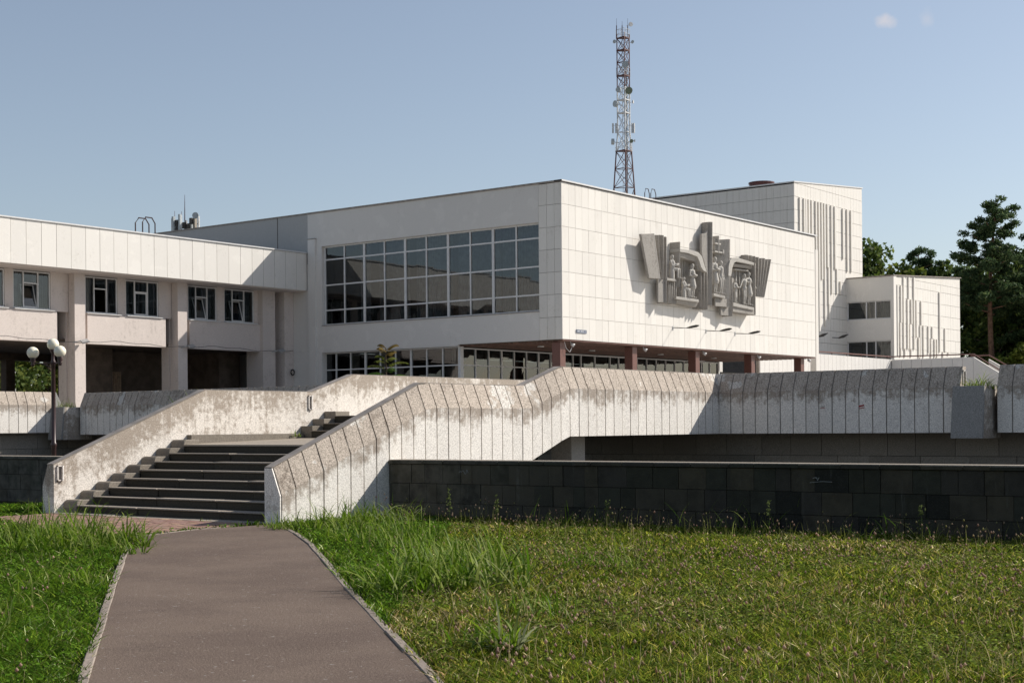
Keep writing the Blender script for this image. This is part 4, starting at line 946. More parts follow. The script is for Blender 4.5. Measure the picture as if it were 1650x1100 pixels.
# ---------------------------------------------------------------- globe lamp
lb = Vector((24.0, 33.73, 0.02))
lamp = empty('street_lamp', lb, 'dark red park lamp post with three cream glass globes left of the stair', 'street lamp')
MB().lathe([(.11, 0), (.11, .5), (.08, .54), (.066, .60), (.062, 1.12), (.078, 1.14), (.078, 1.22), (.06, 1.24), (.052, 3.3), (.07, 3.32), (.07, 3.40), (.045, 3.45), (.04, 3.62), (.08, 3.68), (.09, 3.72)], lb, 14).build('pole', MT['steel'], lamp, True)
MB().sphere(lb+Vector((0, 0, 3.86)), .158, 20, 14).build('globe', MT['globe'], lamp, True)
for d in (Vector((-.607, .795, 0))*.54, Vector((-.19, -.57, 0)), Vector((.55, .05, 0))*.0):
    if d.length < .1: continue
    e = lb+d+Vector((0, 0, 3.37)); s = lb+Vector((0, 0, 3.36))
    m = MB(); m.tube([s, s+d*.5+Vector((0, 0, -.015)), e], .018, 8)
    m.tube([s+Vector((0, 0, -.16)), s+d*.25+Vector((0, 0, -.08)), s+d*.5+Vector((0, 0, -.01))], .013, 6)
    m.lathe([(.03, -.10), (.06, -.04), (.035, 0), (.075, .05), (.05, .09), (.09, .13)], e, 12)
    m.build('arm', MT['steel'], lamp, True)
    MB().sphere(e+Vector((0, 0, .27)), .158, 20, 14).build('globe', MT['globe'], lamp, True)
# pole of a far street light seen under the wing
m = MB(); m.tube([(54.14, 80, 1.86), (54.14, 80, 5.3)], .055, 8)
tag(m.build('lamp_pole', MT['galv']), 'slim pale pole in front of the trees seen under the wing', 'pole')

# ---------------------------------------------------------------- lattice mast and antennas
mc = Vector((138.9, 89.95, 1.86))
mast = empty('lattice_mast', mc, 'tall red and white lattice telecom mast with dishes rising behind the hall', 'mast')
LV = [1.86, 10, 19, 28.06, 30.14, 32.08, 34.22, 36.3, 37.75, 39.14, 40.45, 41.98, 43.29, 44.68]
def mw(z): return 1.4/2*.98 if z > 34.2 else (.70+(34.2-z)*.072)
vr = rt; vf = fw
def leg(i, z):
    w = mw(z); q = [(-1, .35), (1, .35), (.08, -1.0)][i]
    return mc+vr*q[0]*w+vf*q[1]*w+Vector((0, 0, z-1.86))
for za, zb in zip(LV[:-1], LV[1:]):
    mm = MT['red'] if (zb < 32.2 or za > 39.0) else MT['whitep']
    m = MB()
    for i in range(3):
        j = (i+1) % 3; m.tube([leg(i, za), leg(j, zb)], .035, 4); m.tube([leg(j, za), leg(i, zb)], .035, 4); m.tube([leg(i, zb), leg(j, zb)], .045, 4)
    m.build('bracing', mm, mast)
for za, zb, mm in ((1.86, 32.08, 'red'), (32.08, 39.14, 'whitep'), (39.14, 45.2, 'red')):
    zs = [za]+[z for z in LV if za < z < zb]+[zb]
    for i in range(3): MB().tube([leg(i, z) for z in zs], .075 if za < 34 else .06, 6).build('leg', MT[mm], mast)
for z in (32.08, 36.3, 37.75, 40.45, 43.29, 44.68):
    m = MB(); w = mw(z)+.12; P = [leg(i, z) for i in range(3)]
    c = (P[0]+P[1]+P[2])/3; Q = [c+(p-c)*1.12 for p in P]
    m.add([q for q in Q]+[q+Vector((0, 0, .10)) for q in Q], [(2,1,0),(3,4,5),(0,1,4,3),(1,2,5,4),(2,0,3,5)])
    m.build('platform', MT['red'] if z > 39 or z < 33 else MT['whitep'], mast)
    m = MB()
    for i in range(3):
        a, b = Q[i], Q[(i+1) % 3]
        for hz in (.5, 1.0): m.tube([a+Vector((0, 0, hz)), b+Vector((0, 0, hz))], .018, 4)
        for f in (0, .33, .66): m.tube([a.lerp(b, f), a.lerp(b, f)+Vector((0, 0, 1.0))], .018, 4)
    if z in (32.08, 44.68, 40.45): m.build('railing', MT['galv'], mast)
m = MB()
for s in (-.14, .14): m.tube([mc+vr*(.0+s)+Vector((0, 0, 8)), mc+vr*(.0+s)+Vector((0, 0, 42.8))], .022, 4)
for i in range(90): z = 8+i*.385; m.tube([mc-vr*.14+Vector((0, 0, z)), mc+vr*.14+Vector((0, 0, z))], .014, 4)
m.build('ladder', MT['galv'], mast)
m = MB()
for s in (.25, .32, .38): m.tube([mc+vr*s+vf*.1+Vector((0, 0, 8)), mc+vr*s+vf*.1+Vector((0, 0, 40))], .03, 4)
m.build('cable_run', MT['dish'], mast)
def atpx(x, z, off=0.): return mc+vr*((x-1005)*.0692)+vf*off+Vector((0, 0, z-1.86))
for x, z, r, d, mt in ((1007, 41.55, .36, -vf, 'dish'), (1012.5, 38.65, .40, -vf, 'dishg'), (991, 37.2, .36, -vf*.6-vr, 'dish'), (1019, 37.4, .2, vr-vf*.3, 'whitep'), (986, 33.0, .34, -vr-vf*.1, 'dish'), (1016, 33.05, .2, -vf, 'dishg'), (1021, 33.1, .15, vr, 'whitep'), (990, 44.1, .18, -vf, 'dish'), (1019, 44.05, .16, -vf, 'dish'), (1016.5, 46.0, .24, vr*.5-vf, 'whitep'), (996, 38.75, .3, -vf-vr*.5, 'dish')):
    m = MB(); p = atpx(x, z, -.85); m.disc(p, d, r, .28 if mt != 'whitep' else .12, 16); q = atpx(1005+(x-1005)*.5, z, -.2); m.tube([p, q], .03, 4); m.build('dish', MT[mt], mast)
for x in (987, 992, 1021, 1018):
    m = MB(); p = atpx(x, 34.6, -.3); m.box(p.x-.07, p.x+.07, p.y-.07, p.y+.07, p.z-.55, p.z+.55); q = atpx(1000 if x < 1005 else 1010, 34.9, -.3); m.tube([p+Vector((0, 0, .3)), q], .025, 4); m.build('sector_antenna', MT['whitep'], mast)
for i, (x, z1) in enumerate(((994.5, 46.9), (1003.5, 46.6), (1012.5, 46.9))):
    m = MB(); m.tube([atpx(x, 44.7), atpx(x, 46.1), atpx(x, 46.12), atpx(x, z1)], [.05, .05, .02, .012], 5); m.build('whip_antenna', MT['red'], mast)
ac = Vector((72.8, 85.9, 1.86)); ant = empty('antenna_pole', ac, 'cluster of sector antennas and a grey dish peeking over the roof at left', 'antenna')
MB().tube([ac, ac+Vector((0, 0, 15.2))], .12, 8).build('pole', MT['galv'], ant)
pxm = 110/2383.2
def ap(x, y, off=0.): return ac+vr*((x-300)*pxm)+vf*off+Vector((0, 0, 1.6+(685.7-4.4-y)*pxm-1.86))
for x, y0, y1, w, off, mt in ((278.5, 343, 372, .07, 0, 'curtain2'), (281.5, 341, 372, .10, -.3, 'dish'), (292.8, 338, 370, .09, -.5, 'dish'), (294.6, 340, 370, .05, -.45, 'whitep'), (308, 346, 368, .12, .3, 'dish'), (316, 344, 368, .11, -.3, 'curtain2'), (321, 340, 368, .06, -.1, 'whitep')):
    a, b = ap(x, y1, off), ap(x, y0, off); m = MB(); m.box(a.x-w, a.x+w, a.y-w, a.y+w, a.z, b.z); m.build('sector_antenna', MT[mt], ant)
m = MB(); m.disc(ap(318.3, 340.5, -.6), -vf, .24, .1, 16); m.build('dish', MT['dish'], ant)
m = MB(); m.tube([ap(298, 368), ap(298.3, 330), ap(298.4, 305)], [.05, .03, .012], 5); m.tube([ap(282, 345), ap(282, 331)], .015, 4); m.tube([ap(293, 345), ap(293, 332)], .015, 4); m.build('whip_antenna', MT['red'], ant)
m = MB()
for y in (352, 362): m.tube([ap(278, y), ap(322, y)], .04, 5); m.tube([ap(285, y, -.6), ap(310, y, .6)], .04, 5); m.tube([ap(285, y, .6), ap(316, y, -.5)], .04, 5)
for x, y in ((288, 352), (298, 356), (304, 360), (311, 349), (289, 362)):
    p = ap(x, y, -.3); m.box(p.x-.14, p.x+.14, p.y-.14, p.y+.14, p.z-.2, p.z+.25)
m.build('mounting_frame', MT['lamp'], ant)
# ---------------------------------------------------------------- trees
def leaf_quads(C, N, size, rng, elong=1.6, flat=0.):
    """C: (n,3) leaf centres -> quads with random orientation"""
    n = len(C); a = rng.normal(size=(n, 3)); a[:, 2] *= (1-flat); a /= np.linalg.norm(a, axis=1)[:, None]
    b = rng.normal(size=(n, 3)); b -= (b*a).sum(1)[:, None]*a; b /= np.linalg.norm(b, axis=1)[:, None]
    s = size*rng.uniform(.6, 1.3, n)[:, None]
    V = np.stack([C-a*s*elong*.5, C+b*s*.5, C+a*s*elong*.5, C-b*s*.5], 1).reshape(-1, 3)
    F = np.arange(4*n).reshape(n, 4)
    return V, F
def leafcol(n, rng, cols, w):
    cols = np.array(cols); i = rng.choice(len(cols), n, p=w); c = cols[i]*rng.uniform(.75, 1.3, (n, 1))
    return np.repeat(c, 4, 0)
def broadleaf(base, h, r, seed, label, cols=None, low=.18, leaves=7000, size=.34, group='trees behind the pavilion', name='broadleaf_tree', squash=1.):
    rng = np.random.default_rng(seed); base = Vector(base)
    o = empty(name, base, label, 'tree', group)
    m = MB(); m.tube([base, base+Vector((rng.normal()*.2, rng.normal()*.2, h*.35)), base+Vector((rng.normal()*.4, rng.normal()*.4, h*.75))], [h*.022, h*.016, h*.006], 8)
    ends = []
    for k in range(9):
        z = h*(.22+.06*k); an = k*2.4+rng.uniform(-.4, .4); l = r*.8
        s = base+Vector((0, 0, z)); e = s+Vector((math.cos(an)*l, math.sin(an)*l, l*.55)); mid = s.lerp(e, .5)+Vector((0, 0, .3))
        m.tube([s, mid, e], [h*.009, h*.006, .03], 5)
    m.build('trunk', MT['bark'], o)
    nc = 70; C = []
    cz = h*(low+1)/2; rz = h*(1-low)/2
    for k in range(nc):
        d = rng.normal(size=3); d /= np.linalg.norm(d); rad = rng.uniform(.45, .93)
        prof = 1-.25*max(d[2], 0)
        c = np.array([d[0]*r*rad*prof, d[1]*r*rad*prof, cz+d[2]*rz*rad])
        cr = r*rng.uniform(.16, .34)
        nn = int(leaves/nc*rng.uniform(.6, 1.4))
        p = rng.normal(size=(nn, 3)); p /= np.linalg.norm(p, axis=1)[:, None]; p *= cr*rng.uniform(.35, 1.05, (nn, 1))**.6; p[:, 2] *= .75
        C.append(c+p)
    C = np.concatenate(C)+np.array(base); V, F = leaf_quads(C, None, size, rng)
    cols = cols or [(.028, .050, .012), (.045, .070, .016), (.07, .09, .022)]
    npmesh('crown', V, F, MT['leaf_tree'], o, leafcol(len(C), rng, cols, [.5, .35, .15]))
    return o
def pine(base, h, seed, label, crown0=.42, spread=4.2, bend=1.0, lean=None, group='trees behind the pavilion', leaves=130):
    rng = np.random.default_rng(seed); base = Vector(base); o = empty('pine_tree', base, label, 'tree', group)
    lean = lean or Vector((0, 0, 0)); pts = []
    for i in range(9):
        f = i/8; pts.append(base+lean*f*(1-f)*3+Vector((0, 0, h*f)))
    m = MB(); m.tube(pts, [h*.016*(1-.85*i/8)+.02 for i in range(9)], 8)
    def tp(f): i = min(int(f*8), 7); return pts[i].lerp(pts[i+1], f*8-i)
    C = []
    nb = 34
    for k in range(nb):
        f = crown0+(1-crown0)*(k+.5)/nb; an = k*2.39996+rng.uniform(-.3, .3)
        g = (f-crown0)/(1-crown0); L = spread*(1-g)**.55*rng.uniform(.6, 1.15)*(1 if g > .12 else .75)+.35
        s = tp(f); e = s+Vector((math.cos(an)*L, math.sin(an)*L, L*rng.uniform(.05, .35)))
        mid = s.lerp(e, .5)+Vector((0, 0, -.05*L)); m.tube([s, mid, e], [.07*(1-g)+.03, .045, .02], 5)
        for q in range(max(3, int(L*3.0))):
            t_ = rng.uniform(.35, 1.05); c = np.array(s.lerp(e, t_)); c += rng.normal(size=3)*np.array([.35, .35, .18])
            nn = int(leaves*rng.uniform(.6, 1.3)); p = rng.normal(size=(nn, 3)); p /= np.linalg.norm(p, axis=1)[:, None]; p *= rng.uniform(.2, 1, (nn, 1))*np.array([.62, .62, .34])
            C.append(c+p)
    m.build('trunk', MT['pinebark'], o, True)
    C = np.concatenate(C); V, F = leaf_quads(C, None, .12, rng, 3.2)
    npmesh('crown', V, F, MT['leaf_tree'], o, leafcol(len(C), rng, [(.048, .083, .035), (.080, .122, .050), (.14, .18, .07)], [.45, .4, .15]))
    return o
DK = [(.055, .088, .022), (.098, .135, .032), (.17, .20, .05)]
LT = [(.085, .12, .02), (.14, .17, .03), (.21, .225, .045)]
broadleaf((141.5, 63.0, 1.86), 20.2, 5.6, 1, 'tall rounded broadleaf tree right of the stage tower', DK, leaves=10000)
broadleaf((139.0, 57.5, 1.86), 15.6, 4.2, 2, 'light green tree just behind the pavilion roof', LT)
pine((140.5, 56.6, 1.86), 16.6, 3, 'small pointed pine above the pavilion roof', .35, 3.0)
broadleaf((142.0, 54.0, 1.86), 16.0, 4.4, 4, 'dark bushy tree behind the middle of the pavilion', DK)
broadleaf((143.0, 51.0, 1.86), 16.5, 4.3, 5, 'dark tree between the pavilion roof and the tall pine', DK)
broadleaf((141.0, 47.8, 1.86), 16.9, 4.7, 6, 'broad dark tree right behind the pavilion edge', DK, leaves=9000)
pine((129.3, 44.9, 1.86), 18.9, 7, 'tall pine with a bare curved trunk standing above the other trees', .47, 3.7, lean=Vector((-.5, .7, 0)), leaves=125)
pine((133.0, 42.4, 1.86), 16.2, 8, 'dark pine at the right edge half out of the picture', .25, 4.4, leaves=150)
broadleaf((137.5, 43.8, 1.86), 16.5, 5.0, 9, 'dark tree behind the trunk of the tall pine', DK, leaves=9000, low=.05)
broadleaf((134.0, 40.0, 1.86), 15.0, 4.6, 10, 'dark full tree at the far right edge', DK, leaves=8000, low=.05)
broadleaf((128.5, 41.3, 1.86), 7.2, 3.0, 11, 'yellow-green shrubby tree at the right edge below the pines', LT, low=.0, leaves=5000, size=.28)
broadleaf((126.5, 44.6, 1.86), 5.6, 2.6, 12, 'low leafy tree beside the pavilion corner', LT, low=.0, leaves=5000, size=.28)
broadleaf((133.5, 46.5, 1.86), 10.5, 3.4, 13, 'dark understory tree between pavilion and tall pine', DK, low=.0, leaves=7000)
for i, (x, y, h, r, cc) in enumerate(((49.5, 79, 7.5, 3.4, 0), (54.0, 82, 8.5, 3.6, 1), (59.5, 84, 8.0, 3.6, 0), (45.0, 78, 7.5, 3.2, 1), (63.5, 86, 8, 3.4, 0))):
    broadleaf((x, y, 1.86), h, r, 30+i, ('second', 'third', 'fourth', 'first', 'fifth')[i]+' green tree from the left seen through the opening under the wing', [LT, DK][cc], low=.0, leaves=8000, size=.22, group='trees seen under the wing')

# ---------------------------------------------------------------- lawn, clover, tufts
rng = np.random.default_rng(11)
apa = np.array(apoly)
def in_poly(x, y, P):
    c = np.zeros(len(x), bool); j = len(P)-1
    for i in range(len(P)):
        xi, yi = P[i]; xj, yj = P[j]
        m = ((yi > y) != (yj > y)) & (x < (xj-xi)*(y-yi)/((yj-yi) or 1e-9)+xi); c ^= m; j = i
    return c
PP = [(p.x, p.y) for p in poly]
def lawn_points(n, dmin=7.2, dmax=31, um=.42, power=1.0):
    d = dmin*(dmax/dmin)**rng.uniform(0, 1, n); u = rng.uniform(-um, um, n)
    x = math.cos(TH)*d+math.sin(TH)*u*d; y = math.sin(TH)*d-math.cos(TH)*u*d
    ok = (x < 19.55) & ~in_poly(x, y, PP) & ~in_poly(x, y, apoly) & ~((x > 16.85) & (y > 17.68) & (y < 24.25))
    return x[ok], y[ok], d[ok]
def fbm(x, y, s):
    return (np.sin(x*s+1.3*np.sin(y*s*.7+.5))+np.sin(y*s*1.3+1.7*np.sin(x*s*.6+2.))+.5*np.sin((x+y)*s*2.3+1.)+.5*np.sin((x-y)*s*3.1))/3
def edge_dist(x, y):
    """distance to the path edges, to thin and shorten the grass there"""
    dm = np.full(len(x), 99.)
    for ln in (edgeL, edgeR):
        for a, b in zip(ln[:-1], ln[1:]):
            ab = b-a; L2 = ab.length_squared; t = np.clip(((x-a.x)*ab.x+(y-a.y)*ab.y)/L2, 0, 1)
            dm = np.minimum(dm, np.hypot(x-a.x-t*ab.x, y-a.y-t*ab.y))
    return dm
def blades(x, y, h, w, lean, col, name, parent=None):
    n = len(x); an = rng.uniform(0, 2*np.pi, n); la = rng.uniform(0, 2*np.pi, n); L = lean*rng.uniform(.2, 1.3, n)*h
    wx, wy = np.cos(an)*w/2, np.sin(an)*w/2; lx, ly = np.cos(la)*L, np.sin(la)*L
    z0 = np.zeros(n)
    V = np.stack([np.stack([x-wx, y-wy, z0], 1), np.stack([x+wx, y+wy, z0], 1),
                  np.stack([x-wx*.8+lx*.35, y-wy*.8+ly*.35, h*.6], 1), np.stack([x+wx*.8+lx*.35, y+wy*.8+ly*.35, h*.6], 1),
                  np.stack([x+lx, y+ly, h], 1)], 1).reshape(-1, 3)
    i = np.arange(n)[:, None]*5
    F = np.concatenate([i+np.array([[0, 1, 3]]), i+np.array([[0, 3, 2]]), i+np.array([[2, 3, 4]])])
    return npmesh(name, V, F, MT['grass'], parent, np.repeat(col, 5, 0))
G = np.array([(.052, .094, .008), (.112, .146, .012), (.195, .200, .024), (.28, .245, .05), (.52, .43, .24), (.29, .20, .09)])
x, y, d = lawn_points(480000)
ed = edge_dist(x, y); keep = (rng.uniform(0, 1, len(x)) < np.clip((ed-.02)/.22, .3, 1)) & (ed > .025); x, y, d, ed = x[keep], y[keep], d[keep], ed[keep]
f1 = fbm(x, y, 1.1); f2 = fbm(x+7, y-3, 3.2); f3 = fbm(x*1.3, y*1.3, 7.)
left = (-math.sin(TH)*x+math.cos(TH)*y) > 1.0
h = (.048+.022*f1+.022*f2+.012*f3).clip(.015, .14)*rng.uniform(.4, 1.7, len(x))*np.where(left, 1.1, 1.0)
dry = np.clip(.22+.36*fbm(x-3, y+5, .9)+np.clip(.5-ed, 0, .5)*1.1, .03, .8)*np.where(left, .3, 1.0)
r = rng.uniform(0, 1, len(x)); r2 = rng.uniform(0, 1, len(x))
ci = np.where(r < dry*.5, np.where(r2 < .5, 4, 5), np.where(r2 < .34-.12*f2, 0, np.where(r2 < .70, 1, np.where(r2 < .91, 2, 3))))
ci = np.where(left & (ci == 2) & (rng.uniform(0, 1, len(x)) < .6), 1, np.where(left & (ci == 3), 0, ci))
col = G[ci]*np.where(left[:, None], np.array([[.72, .95, .8]]), 1.)*np.clip(rng.lognormal(.08, .58, (len(x), 1)), .22, 2.8)*(1+.22*f3[:, None]+.12*f1[:, None])
w = .0098*(d/10)**.8*rng.uniform(.6, 1.6, len(x))
tag(blades(x, y, h, w, 1.5, col, 'lawn_grass'), 'rough green lawn with dry stalks in front of the walls', 'grass', kind='stuff')
# clover leaves: small flat leaflets low in the sward
x, y, d = lawn_points(200000); ed = edge_dist(x, y); k = (ed > .15) & (fbm(x+2, y+9, 1.6) > np.where((-math.sin(TH)*x+math.cos(TH)*y) > 1.0, -.6, -.05)); x, y, d = x[k], y[k], d[k]
C = np.stack([x, y, rng.uniform(.015, .075, len(x))], 1); V, F = leaf_quads(C, None, 1., rng, 1.1, .0)
sz = np.repeat(.023*(d/10)**.6*rng.uniform(.7, 1.3, len(x)), 4)[:, None]; V = np.repeat(C, 4, 0)+(V-np.repeat(C, 4, 0))*sz
V[:, 2] = np.repeat(C[:, 2], 4)+(V[:, 2]-np.repeat(C[:, 2], 4))*.5
cc = np.repeat(np.where(((-math.sin(TH)*x+math.cos(TH)*y) > 1.0)[:, None], np.array([[.075, .140, .014]]), np.array([[.105, .138, .022]]))*np.clip(rng.lognormal(.1, .6, (len(x), 1)), .22, 3.), 4, 0)
tag(npmesh('clover_leaves', V, F, MT['grass'], None, cc), 'low clover leaves scattered through the lawn', 'clover', kind='stuff')
# pink clover heads and dry seed stalks
def octa(C, s, sz=1.2):
    n = len(C); O = np.array([(1,0,0),(0,1,0),(-1,0,0),(0,-1,0),(0,0,1),(0,0,-1)], float)*np.array([1, 1, sz]); s = np.asarray(s)
    V = (C[:, None, :]+O[None]*s[:, None, None]).reshape(-1, 3); i = np.arange(n)[:, None]*6
    T = [(0,1,4),(1,2,4),(2,3,4),(3,0,4),(1,0,5),(2,1,5),(3,2,5),(0,3,5)]
    return V, np.concatenate([i+np.array([t]) for t in T])
x, y, d = lawn_points(13000, 8, 29); ed = edge_dist(x, y)
k = (ed > .4) & (rng.uniform(0, 1, len(x)) < np.clip(.35+.75*fbm(x+4, y, .8), .06, 1)*np.where(d > 13, 1, .35)*np.where((-math.sin(TH)*x+math.cos(TH)*y) > 1.0, .25, 1)); x, y, d = x[k], y[k], d[k]
hh = rng.uniform(.07, .19, len(x)); C = np.stack([x, y, hh], 1); V, F = octa(C, rng.uniform(.010, .017, len(x)))
cc = np.repeat(np.array([(.60, .44, .33), (.50, .33, .26), (.46, .36, .20)])[rng.integers(0, 3, len(x))]*rng.uniform(.6, 1.2, (len(x), 1)), 6, 0)
tag(npmesh('clover_flowers', V, F, MT['grass'], None, cc), 'faded pink clover heads dotted over the lawn', 'flowers', kind='stuff')
tag(blades(x, y, hh, np.full(len(x), .005), .05, np.tile([(.07, .10, .025)], (len(x), 1)), 'clover_stems'), 'thin stems of the clover heads', 'stems', kind='stuff')
x, y, d = lawn_points(14000, 8, 28); ed = edge_dist(x, y); k = (ed > .3) & (rng.uniform(0, 1, len(x)) < .10+.35*np.clip(fbm(x, y-8, .8), 0, 1)); x, y, d = x[k], y[k], d[k]
hh = rng.uniform(.10, .30, len(x))*np.where((-math.sin(TH)*x+math.cos(TH)*y) > 1.0, .7, 1)
tag(blades(x, y, hh, np.full(len(x), .005), .55, np.array([(.46, .38, .20)])*rng.uniform(.6, 1.1, (len(x), 1)), 'dry_stalks'), 'thin dry seed stalks standing over the lawn', 'grass', kind='stuff')
# ragged fringe of stalks along the foot of the long dark wall
n_ = 620; y = rng.uniform(3.5, 17.2, n_); x = 19.3-rng.uniform(0, 1.5, n_)**1.3; hh = rng.uniform(.12, .34, n_)*(1+.4*fbm(x, y, 1.7))
tag(blades(x, y, hh, np.full(n_, .007), .25, np.array([(.20, .21, .06)])*rng.uniform(.5, 1.3, (n_, 1)), 'wall_foot_stalks'), 'ragged fringe of stalks along the foot of the long dark wall', 'grass', kind='stuff')
k = rng.uniform(0, 1, n_) < .6; V, F = octa(np.stack([x, y, hh], 1)[k], rng.uniform(.010, .016, k.sum()), 1.5)
tag(npmesh('stalk_heads', V, F, MT['grass'], None, np.repeat(np.array([(.40, .30, .22), (.34, .22, .17), (.30, .28, .12)])[rng.integers(0, 3, k.sum())], 6, 0)), 'pale seed heads along the foot of the long dark wall', 'seed heads', kind='stuff')
# brown plantain heads in the near right lawn
x, y, d = lawn_points(6000, 7.5, 14); k = (edge_dist(x, y) > .5) & ((math.sin(TH)*x-math.cos(TH)*y) > .5) & (rng.uniform(0, 1, len(x)) < .22*np.clip(.4+fbm(x, y, 1.3), 0, 1)); x, y = x[k], y[k]
hh = rng.uniform(.10, .22, len(x)); V, F = octa(np.stack([x, y, hh], 1), rng.uniform(.006, .010, len(x)), 3.2)
tag(npmesh('plantain_heads', V, F, MT['grass'], None, np.repeat(np.array([(.46, .34, .20), (.38, .26, .15)])[rng.integers(0, 2, len(x))], 6, 0)), 'brown plantain seed heads in the near right lawn', 'seed heads', kind='stuff')
tag(blades(x, y, hh, np.full(len(x), .005), .05, np.tile([(.12, .15, .04)], (len(x), 1)), 'plantain_stems'), 'stems of the plantain heads', 'stems', kind='stuff')
def arching(c, n, L, spread, seed, cols, w=.012, up=.8, tall=0., segs=6):
    """tuft of long arching leaves: returns V, F, colours"""
    r = np.random.default_rng(seed); V = []; F = []; K = []
    for i in range(n):
        a = r.uniform(0, 2*np.pi); rr = spread*math.sqrt(r.uniform(0, 1)); b = np.array([c[0]+math.cos(a)*rr, c[1]+math.sin(a)*rr, c[2] if len(c) > 2 else 0.])
        a2 = r.uniform(0, 2*np.pi); l = L*r.uniform(.45, 1.15); el = math.radians(r.uniform(30, 86)); droop = r.uniform(.5, 2.2)
        dr = np.array([math.cos(a2), math.sin(a2), 0]); sd = np.array([-dr[1], dr[0], 0]); p = b.copy(); e = el; n0 = len(V)
        ww = w*r.uniform(.6, 1.3); tw = r.uniform(-.5, .5); cl = np.array(cols[r.integers(len(cols))])*r.uniform(.7, 1.25)
        for s in range(segs+1):
            f = s/segs; q = ww*(1-.15*f if f < .5 else (1-f)*1.85)*.5+.0006; s2 = sd+np.array([0, 0, tw])
            V.append(p-s2*q); V.append(p+s2*q); K += [cl, cl]
            p = p+(dr*math.cos(e)+np.array([0, 0, 1])*math.sin(e))*l/segs; e -= droop/segs*(.4+1.3*f)
            p[2] = max(p[2], .01)
        for s in range(segs): F.append((n0+2*s, n0+2*s+1, n0+2*s+3, n0+2*s+2))
    return V, F, K
GG = [(.065, .130, .008), (.105, .185, .012), (.165, .245, .020), (.26, .31, .08)]
def tuft(parts, label, name='grass_tuft', cat='grass tuft', group='long grass tufts'):
    V = []; F = []; K = []
    for a in parts:
        v, f, k = arching(*a); n0 = len(V); V += v; F += [tuple(i+n0 for i in q) for q in f]; K += k
    return tag(npmesh(name, np.array(V), np.array(F), MT['tuft'], None, np.array(K)), label, cat, group)
tuft([((11.9, 16.5), 260, .55, .70, 1, GG, .017), ((12.5, 17.0), 150, .62, .5, 2, GG, .016), ((13.1, 18.5), 170, .70, .8, 21, GG, .016), ((12.2, 18.1), 170, .52, .8, 22, GG, .016), ((12.6, 17.4), 40, .85, .6, 25, GG, .015)], 'big clump of long grass left of the path beside the paved apron')
tuft([((13.35, 17.1), 60, .5, .2, 3, GG, .020)], 'leafy tuft at the corner of path and paved apron')
tuft([((12.75, 16.1), 80, .60, .2, 33, GG, .018)], 'tuft with blades hanging over the left kerb onto the asphalt')
tuft([((12.0, 15.3), 40, .36, .22, 34, GG, .016)], 'small tuft on the left kerb below the overhanging one')
tuft([((10.7, 9.35), 230, .54, .5, 4, GG, .017), ((11.5, 9.6), 240, .62, .55, 5, GG, .017), ((12.4, 10.0), 220, .60, .6, 6, GG, .016), ((13.0, 10.9), 170, .5, .65, 61, GG, .015), ((11.3, 8.8), 80, .72, .45, 62, GG+[(.25, .28, .1)], .021)], 'big clump of long arching grass in the lawn right of the path')
tuft([((8.25, 6.35), 60, .46, .10, 7, GG+[(.26, .28, .16)], .020), ((8.3, 6.5), 70, .3, .3, 71, GG, .016)], 'small tuft of broad pale blades near the bottom right kerb')
tuft([((14.7, 13.0), 220, .36, .8, 8, GG, .014), ((15.6, 14.2), 220, .40, .8, 9, GG, .014)], 'long grass along the right kerb halfway to the stair')
tuft([((16.4, 16.8), 160, .36, .45, 10, GG, .015), ((17.3, 16.6), 200, .52, .5, 12, GG, .016), ((18.3, 16.5), 190, .56, .55, 13, GG+[(.24, .27, .15)], .016), ((16.6, 15.4), 220, .40, .8, 14, GG, .015)], 'tall grass growing against the foot of the right stair parapet')
for a_, l_ in ((((9.0, 12.6), 120, .34, .5, 15, GG, .011), 'loose short tuft in the left lawn nearest the paved apron'), (((7.4, 11.4), 120, .34, .5, 16, GG, .011), 'loose short tuft halfway down the left lawn'), (((6.6, 10.2), 110, .3, .4, 17, GG, .011), 'loose short tuft at the lower left corner'),
               (((18.9, 13.2), 60, .5, .8, 18, GG, .008), 'thin weeds before the dark wall near the stair end'), (((19.1, 10.5), 60, .55, .9, 19, GG, .008), 'thin weeds before the middle of the dark wall'), (((19.0, 8.0), 70, .5, .9, 20, GG, .008), 'thin weeds before the far right of the dark wall'), (((18.9, 25.5), 90, .4, .8, 23, GG, .009), 'thin weeds before the short dark wall at the left edge'),
               (((13.6, 9.2), 130, .42, .5, 24, GG, .010), 'scattered blades in the lawn right of the big clump'), (((9.9, 7.4), 90, .36, .4, 25, GG, .011), 'sparse tuft between the big clump and the bottom right kerb')):
    tuft([a_], l_)
# tall weed spikes before the dark wall
def spike(x, y, h, seed, label):
    r = random.Random(seed); o = empty('weed_stalk', (x, y, 0), label, 'weed', 'weed stalks before the dark wall')
    m = MB(); m.tube([(x, y, 0), (x+.02, y, h*.5), (x+r.uniform(-.05, .05), y+r.uniform(-.05, .05), h)], [.006, .005, .003], 5); m.build('stem', MT['grass_d'], o)
    C = []
    for i in range(46): f = r.uniform(.35, 1); C.append((x+r.gauss(0, .018), y+r.gauss(0, .018), h*f))
    C = np.array(C); V, F = leaf_quads(C, None, .028, np.random.default_rng(seed)); npmesh('leaves', V, F, MT['grass'], o, np.tile([(.12, .15, .05)], (len(V), 1)))
MT['grass_d'] = simple('green_stem', (.09, .11, .03), .7)
for i, (x, y, h, lb_) in enumerate(((18.6, 15.5, .62, 'tallest weed stalk before the dark wall, nearest the stair'), (18.7, 14.6, .5, 'second weed stalk from the stair before the dark wall'), (18.9, 12.6, .46, 'weed stalk in the middle of the dark wall'), (18.8, 9.8, .52, 'branching weed stalk before the right half of the dark wall'), (18.9, 7.6, .5, 'weed stalk farthest right before the dark wall'))):
    spike(x, y, h, 60+i, lb_)
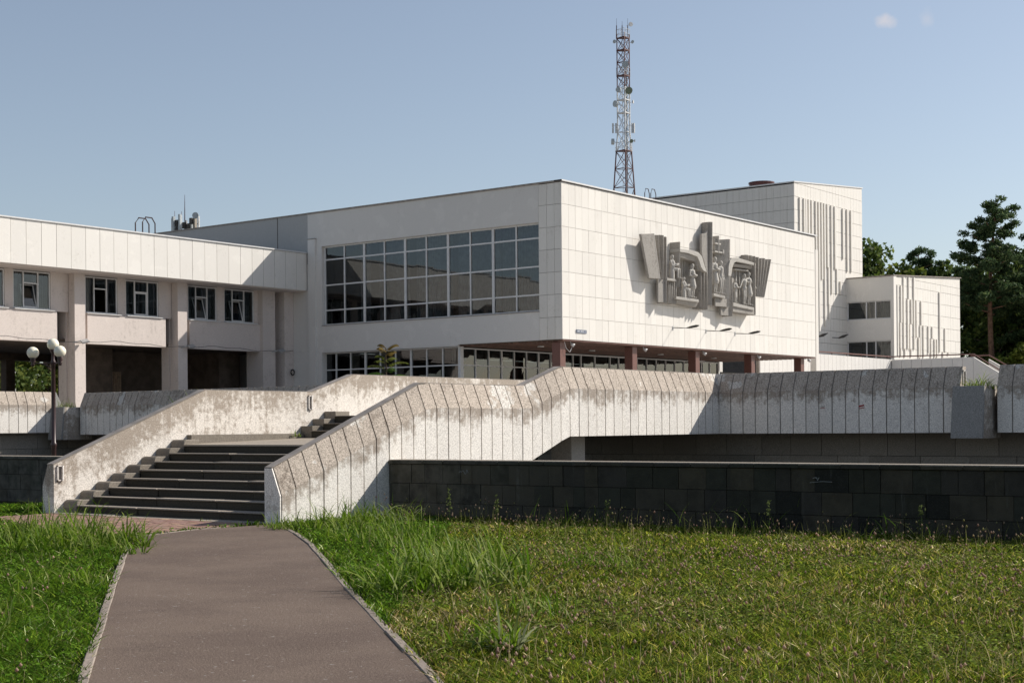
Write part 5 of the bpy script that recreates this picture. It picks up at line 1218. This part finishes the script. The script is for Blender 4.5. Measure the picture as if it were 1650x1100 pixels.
# sapling with feathery leaves above the left parapet, and weeds in planters and joints
def sapling(x, y, z0, seed):
    r = random.Random(seed); o = empty('sapling', (x, y, z0), 'young sapling with feathery leaves behind the left stair parapet', 'shrub')
    m = MB(); m.tube([(x, y, z0), (x+.03, y, z0+.8), (x+.01, y, z0+1.35)], [.022, .017, .006], 6); V = []; F = []; K = []
    for k in range(20):
        z = z0+.35+.98*k/19; an = k*2.4; L = (.60 if k < 12 else .34)*r.uniform(.8, 1.15); el = .25+.9*k/19
        d = Vector((math.cos(an), math.sin(an), 0)); b = Vector((x+.02, y, z)); sd = Vector((-d.y, d.x, 0)); rib = []
        for j in range(13):
            f = j/12; p = b+d*L*f*math.cos(el*.7)+Vector((0, 0, L*(math.sin(el)*f*.9-.42*f*f))); rib.append(p)
            if j < 2: continue
            for s in (-1, 1):
                l = .13*(1-.45*f); q = p+sd*s*l+d*.05+Vector((0, 0, -.06)); mid = p.lerp(q, .5); w = d*.024; n0 = len(V)
                V += [p, mid+w, q, mid-w]; F.append((n0, n0+1, n0+2, n0+3)); c = np.array((.20, .14, .04) if k > 14 else ((.13, .15, .03) if k > 8 else (.06, .12, .02)))*r.uniform(.7, 1.3); K += [c]*4
        m.tube(rib[::3], .005, 4)
    m.build('stem', MT['bark'], o)
    npmesh('leaves', np.array([tuple(v) for v in V]), np.array(F), MT['grass'], o, np.array(K))
sapling(27.66, 25.1, 2.25, 5)
def weeds(spots, label, seed, cols=None):
    return tuft([((x, y, z), n, L, s, seed+i, cols or GG+[(.2, .2, .06)], .014) for i, (x, y, z, n, L, s) in enumerate(spots)], label, 'weed_clump', 'weeds', 'weeds growing from the concrete')
weeds([(31.5, 11.4, 2.30, 90, .34, .25), (31.4, 11.25, 2.30, 16, .70, .2), (31.5, 11.2, 2.3, 70, .26, .3)], 'yellow-green weeds in the planter at the right', 70)
weeds([(31.3, 43.2, 2.3, 90, .42, .32)], 'leafy weeds in the planter behind the lamp post', 75)
weeds([(20.9, 24.75, 1.9, 40, .55, .2), (21.5, 24.7, 2.05, 40, .52, .2)], 'weeds sticking up behind the left stair parapet', 80)
weeds([(23.15, 23.7, 1.4, 30, .16, .12), (23.55, 23.68, 1.56, 14, .12, .06)], 'green moss and weeds on the landing beside the upper steps', 85)
weeds([(16.75, 21.5, .02, 14, .16, .12), (16.8, 22.9, .02, 10, .14, .12), (16.8, 19.4, .02, 8, .1, .1)], 'small weeds in the joint before the lowest step', 90)
weeds([(16.75, 17.75, .0, 40, .14, .25), (16.5, 17.45, .0, 50, .16, .25)], 'short weeds at the foot of the right parapet end', 95)
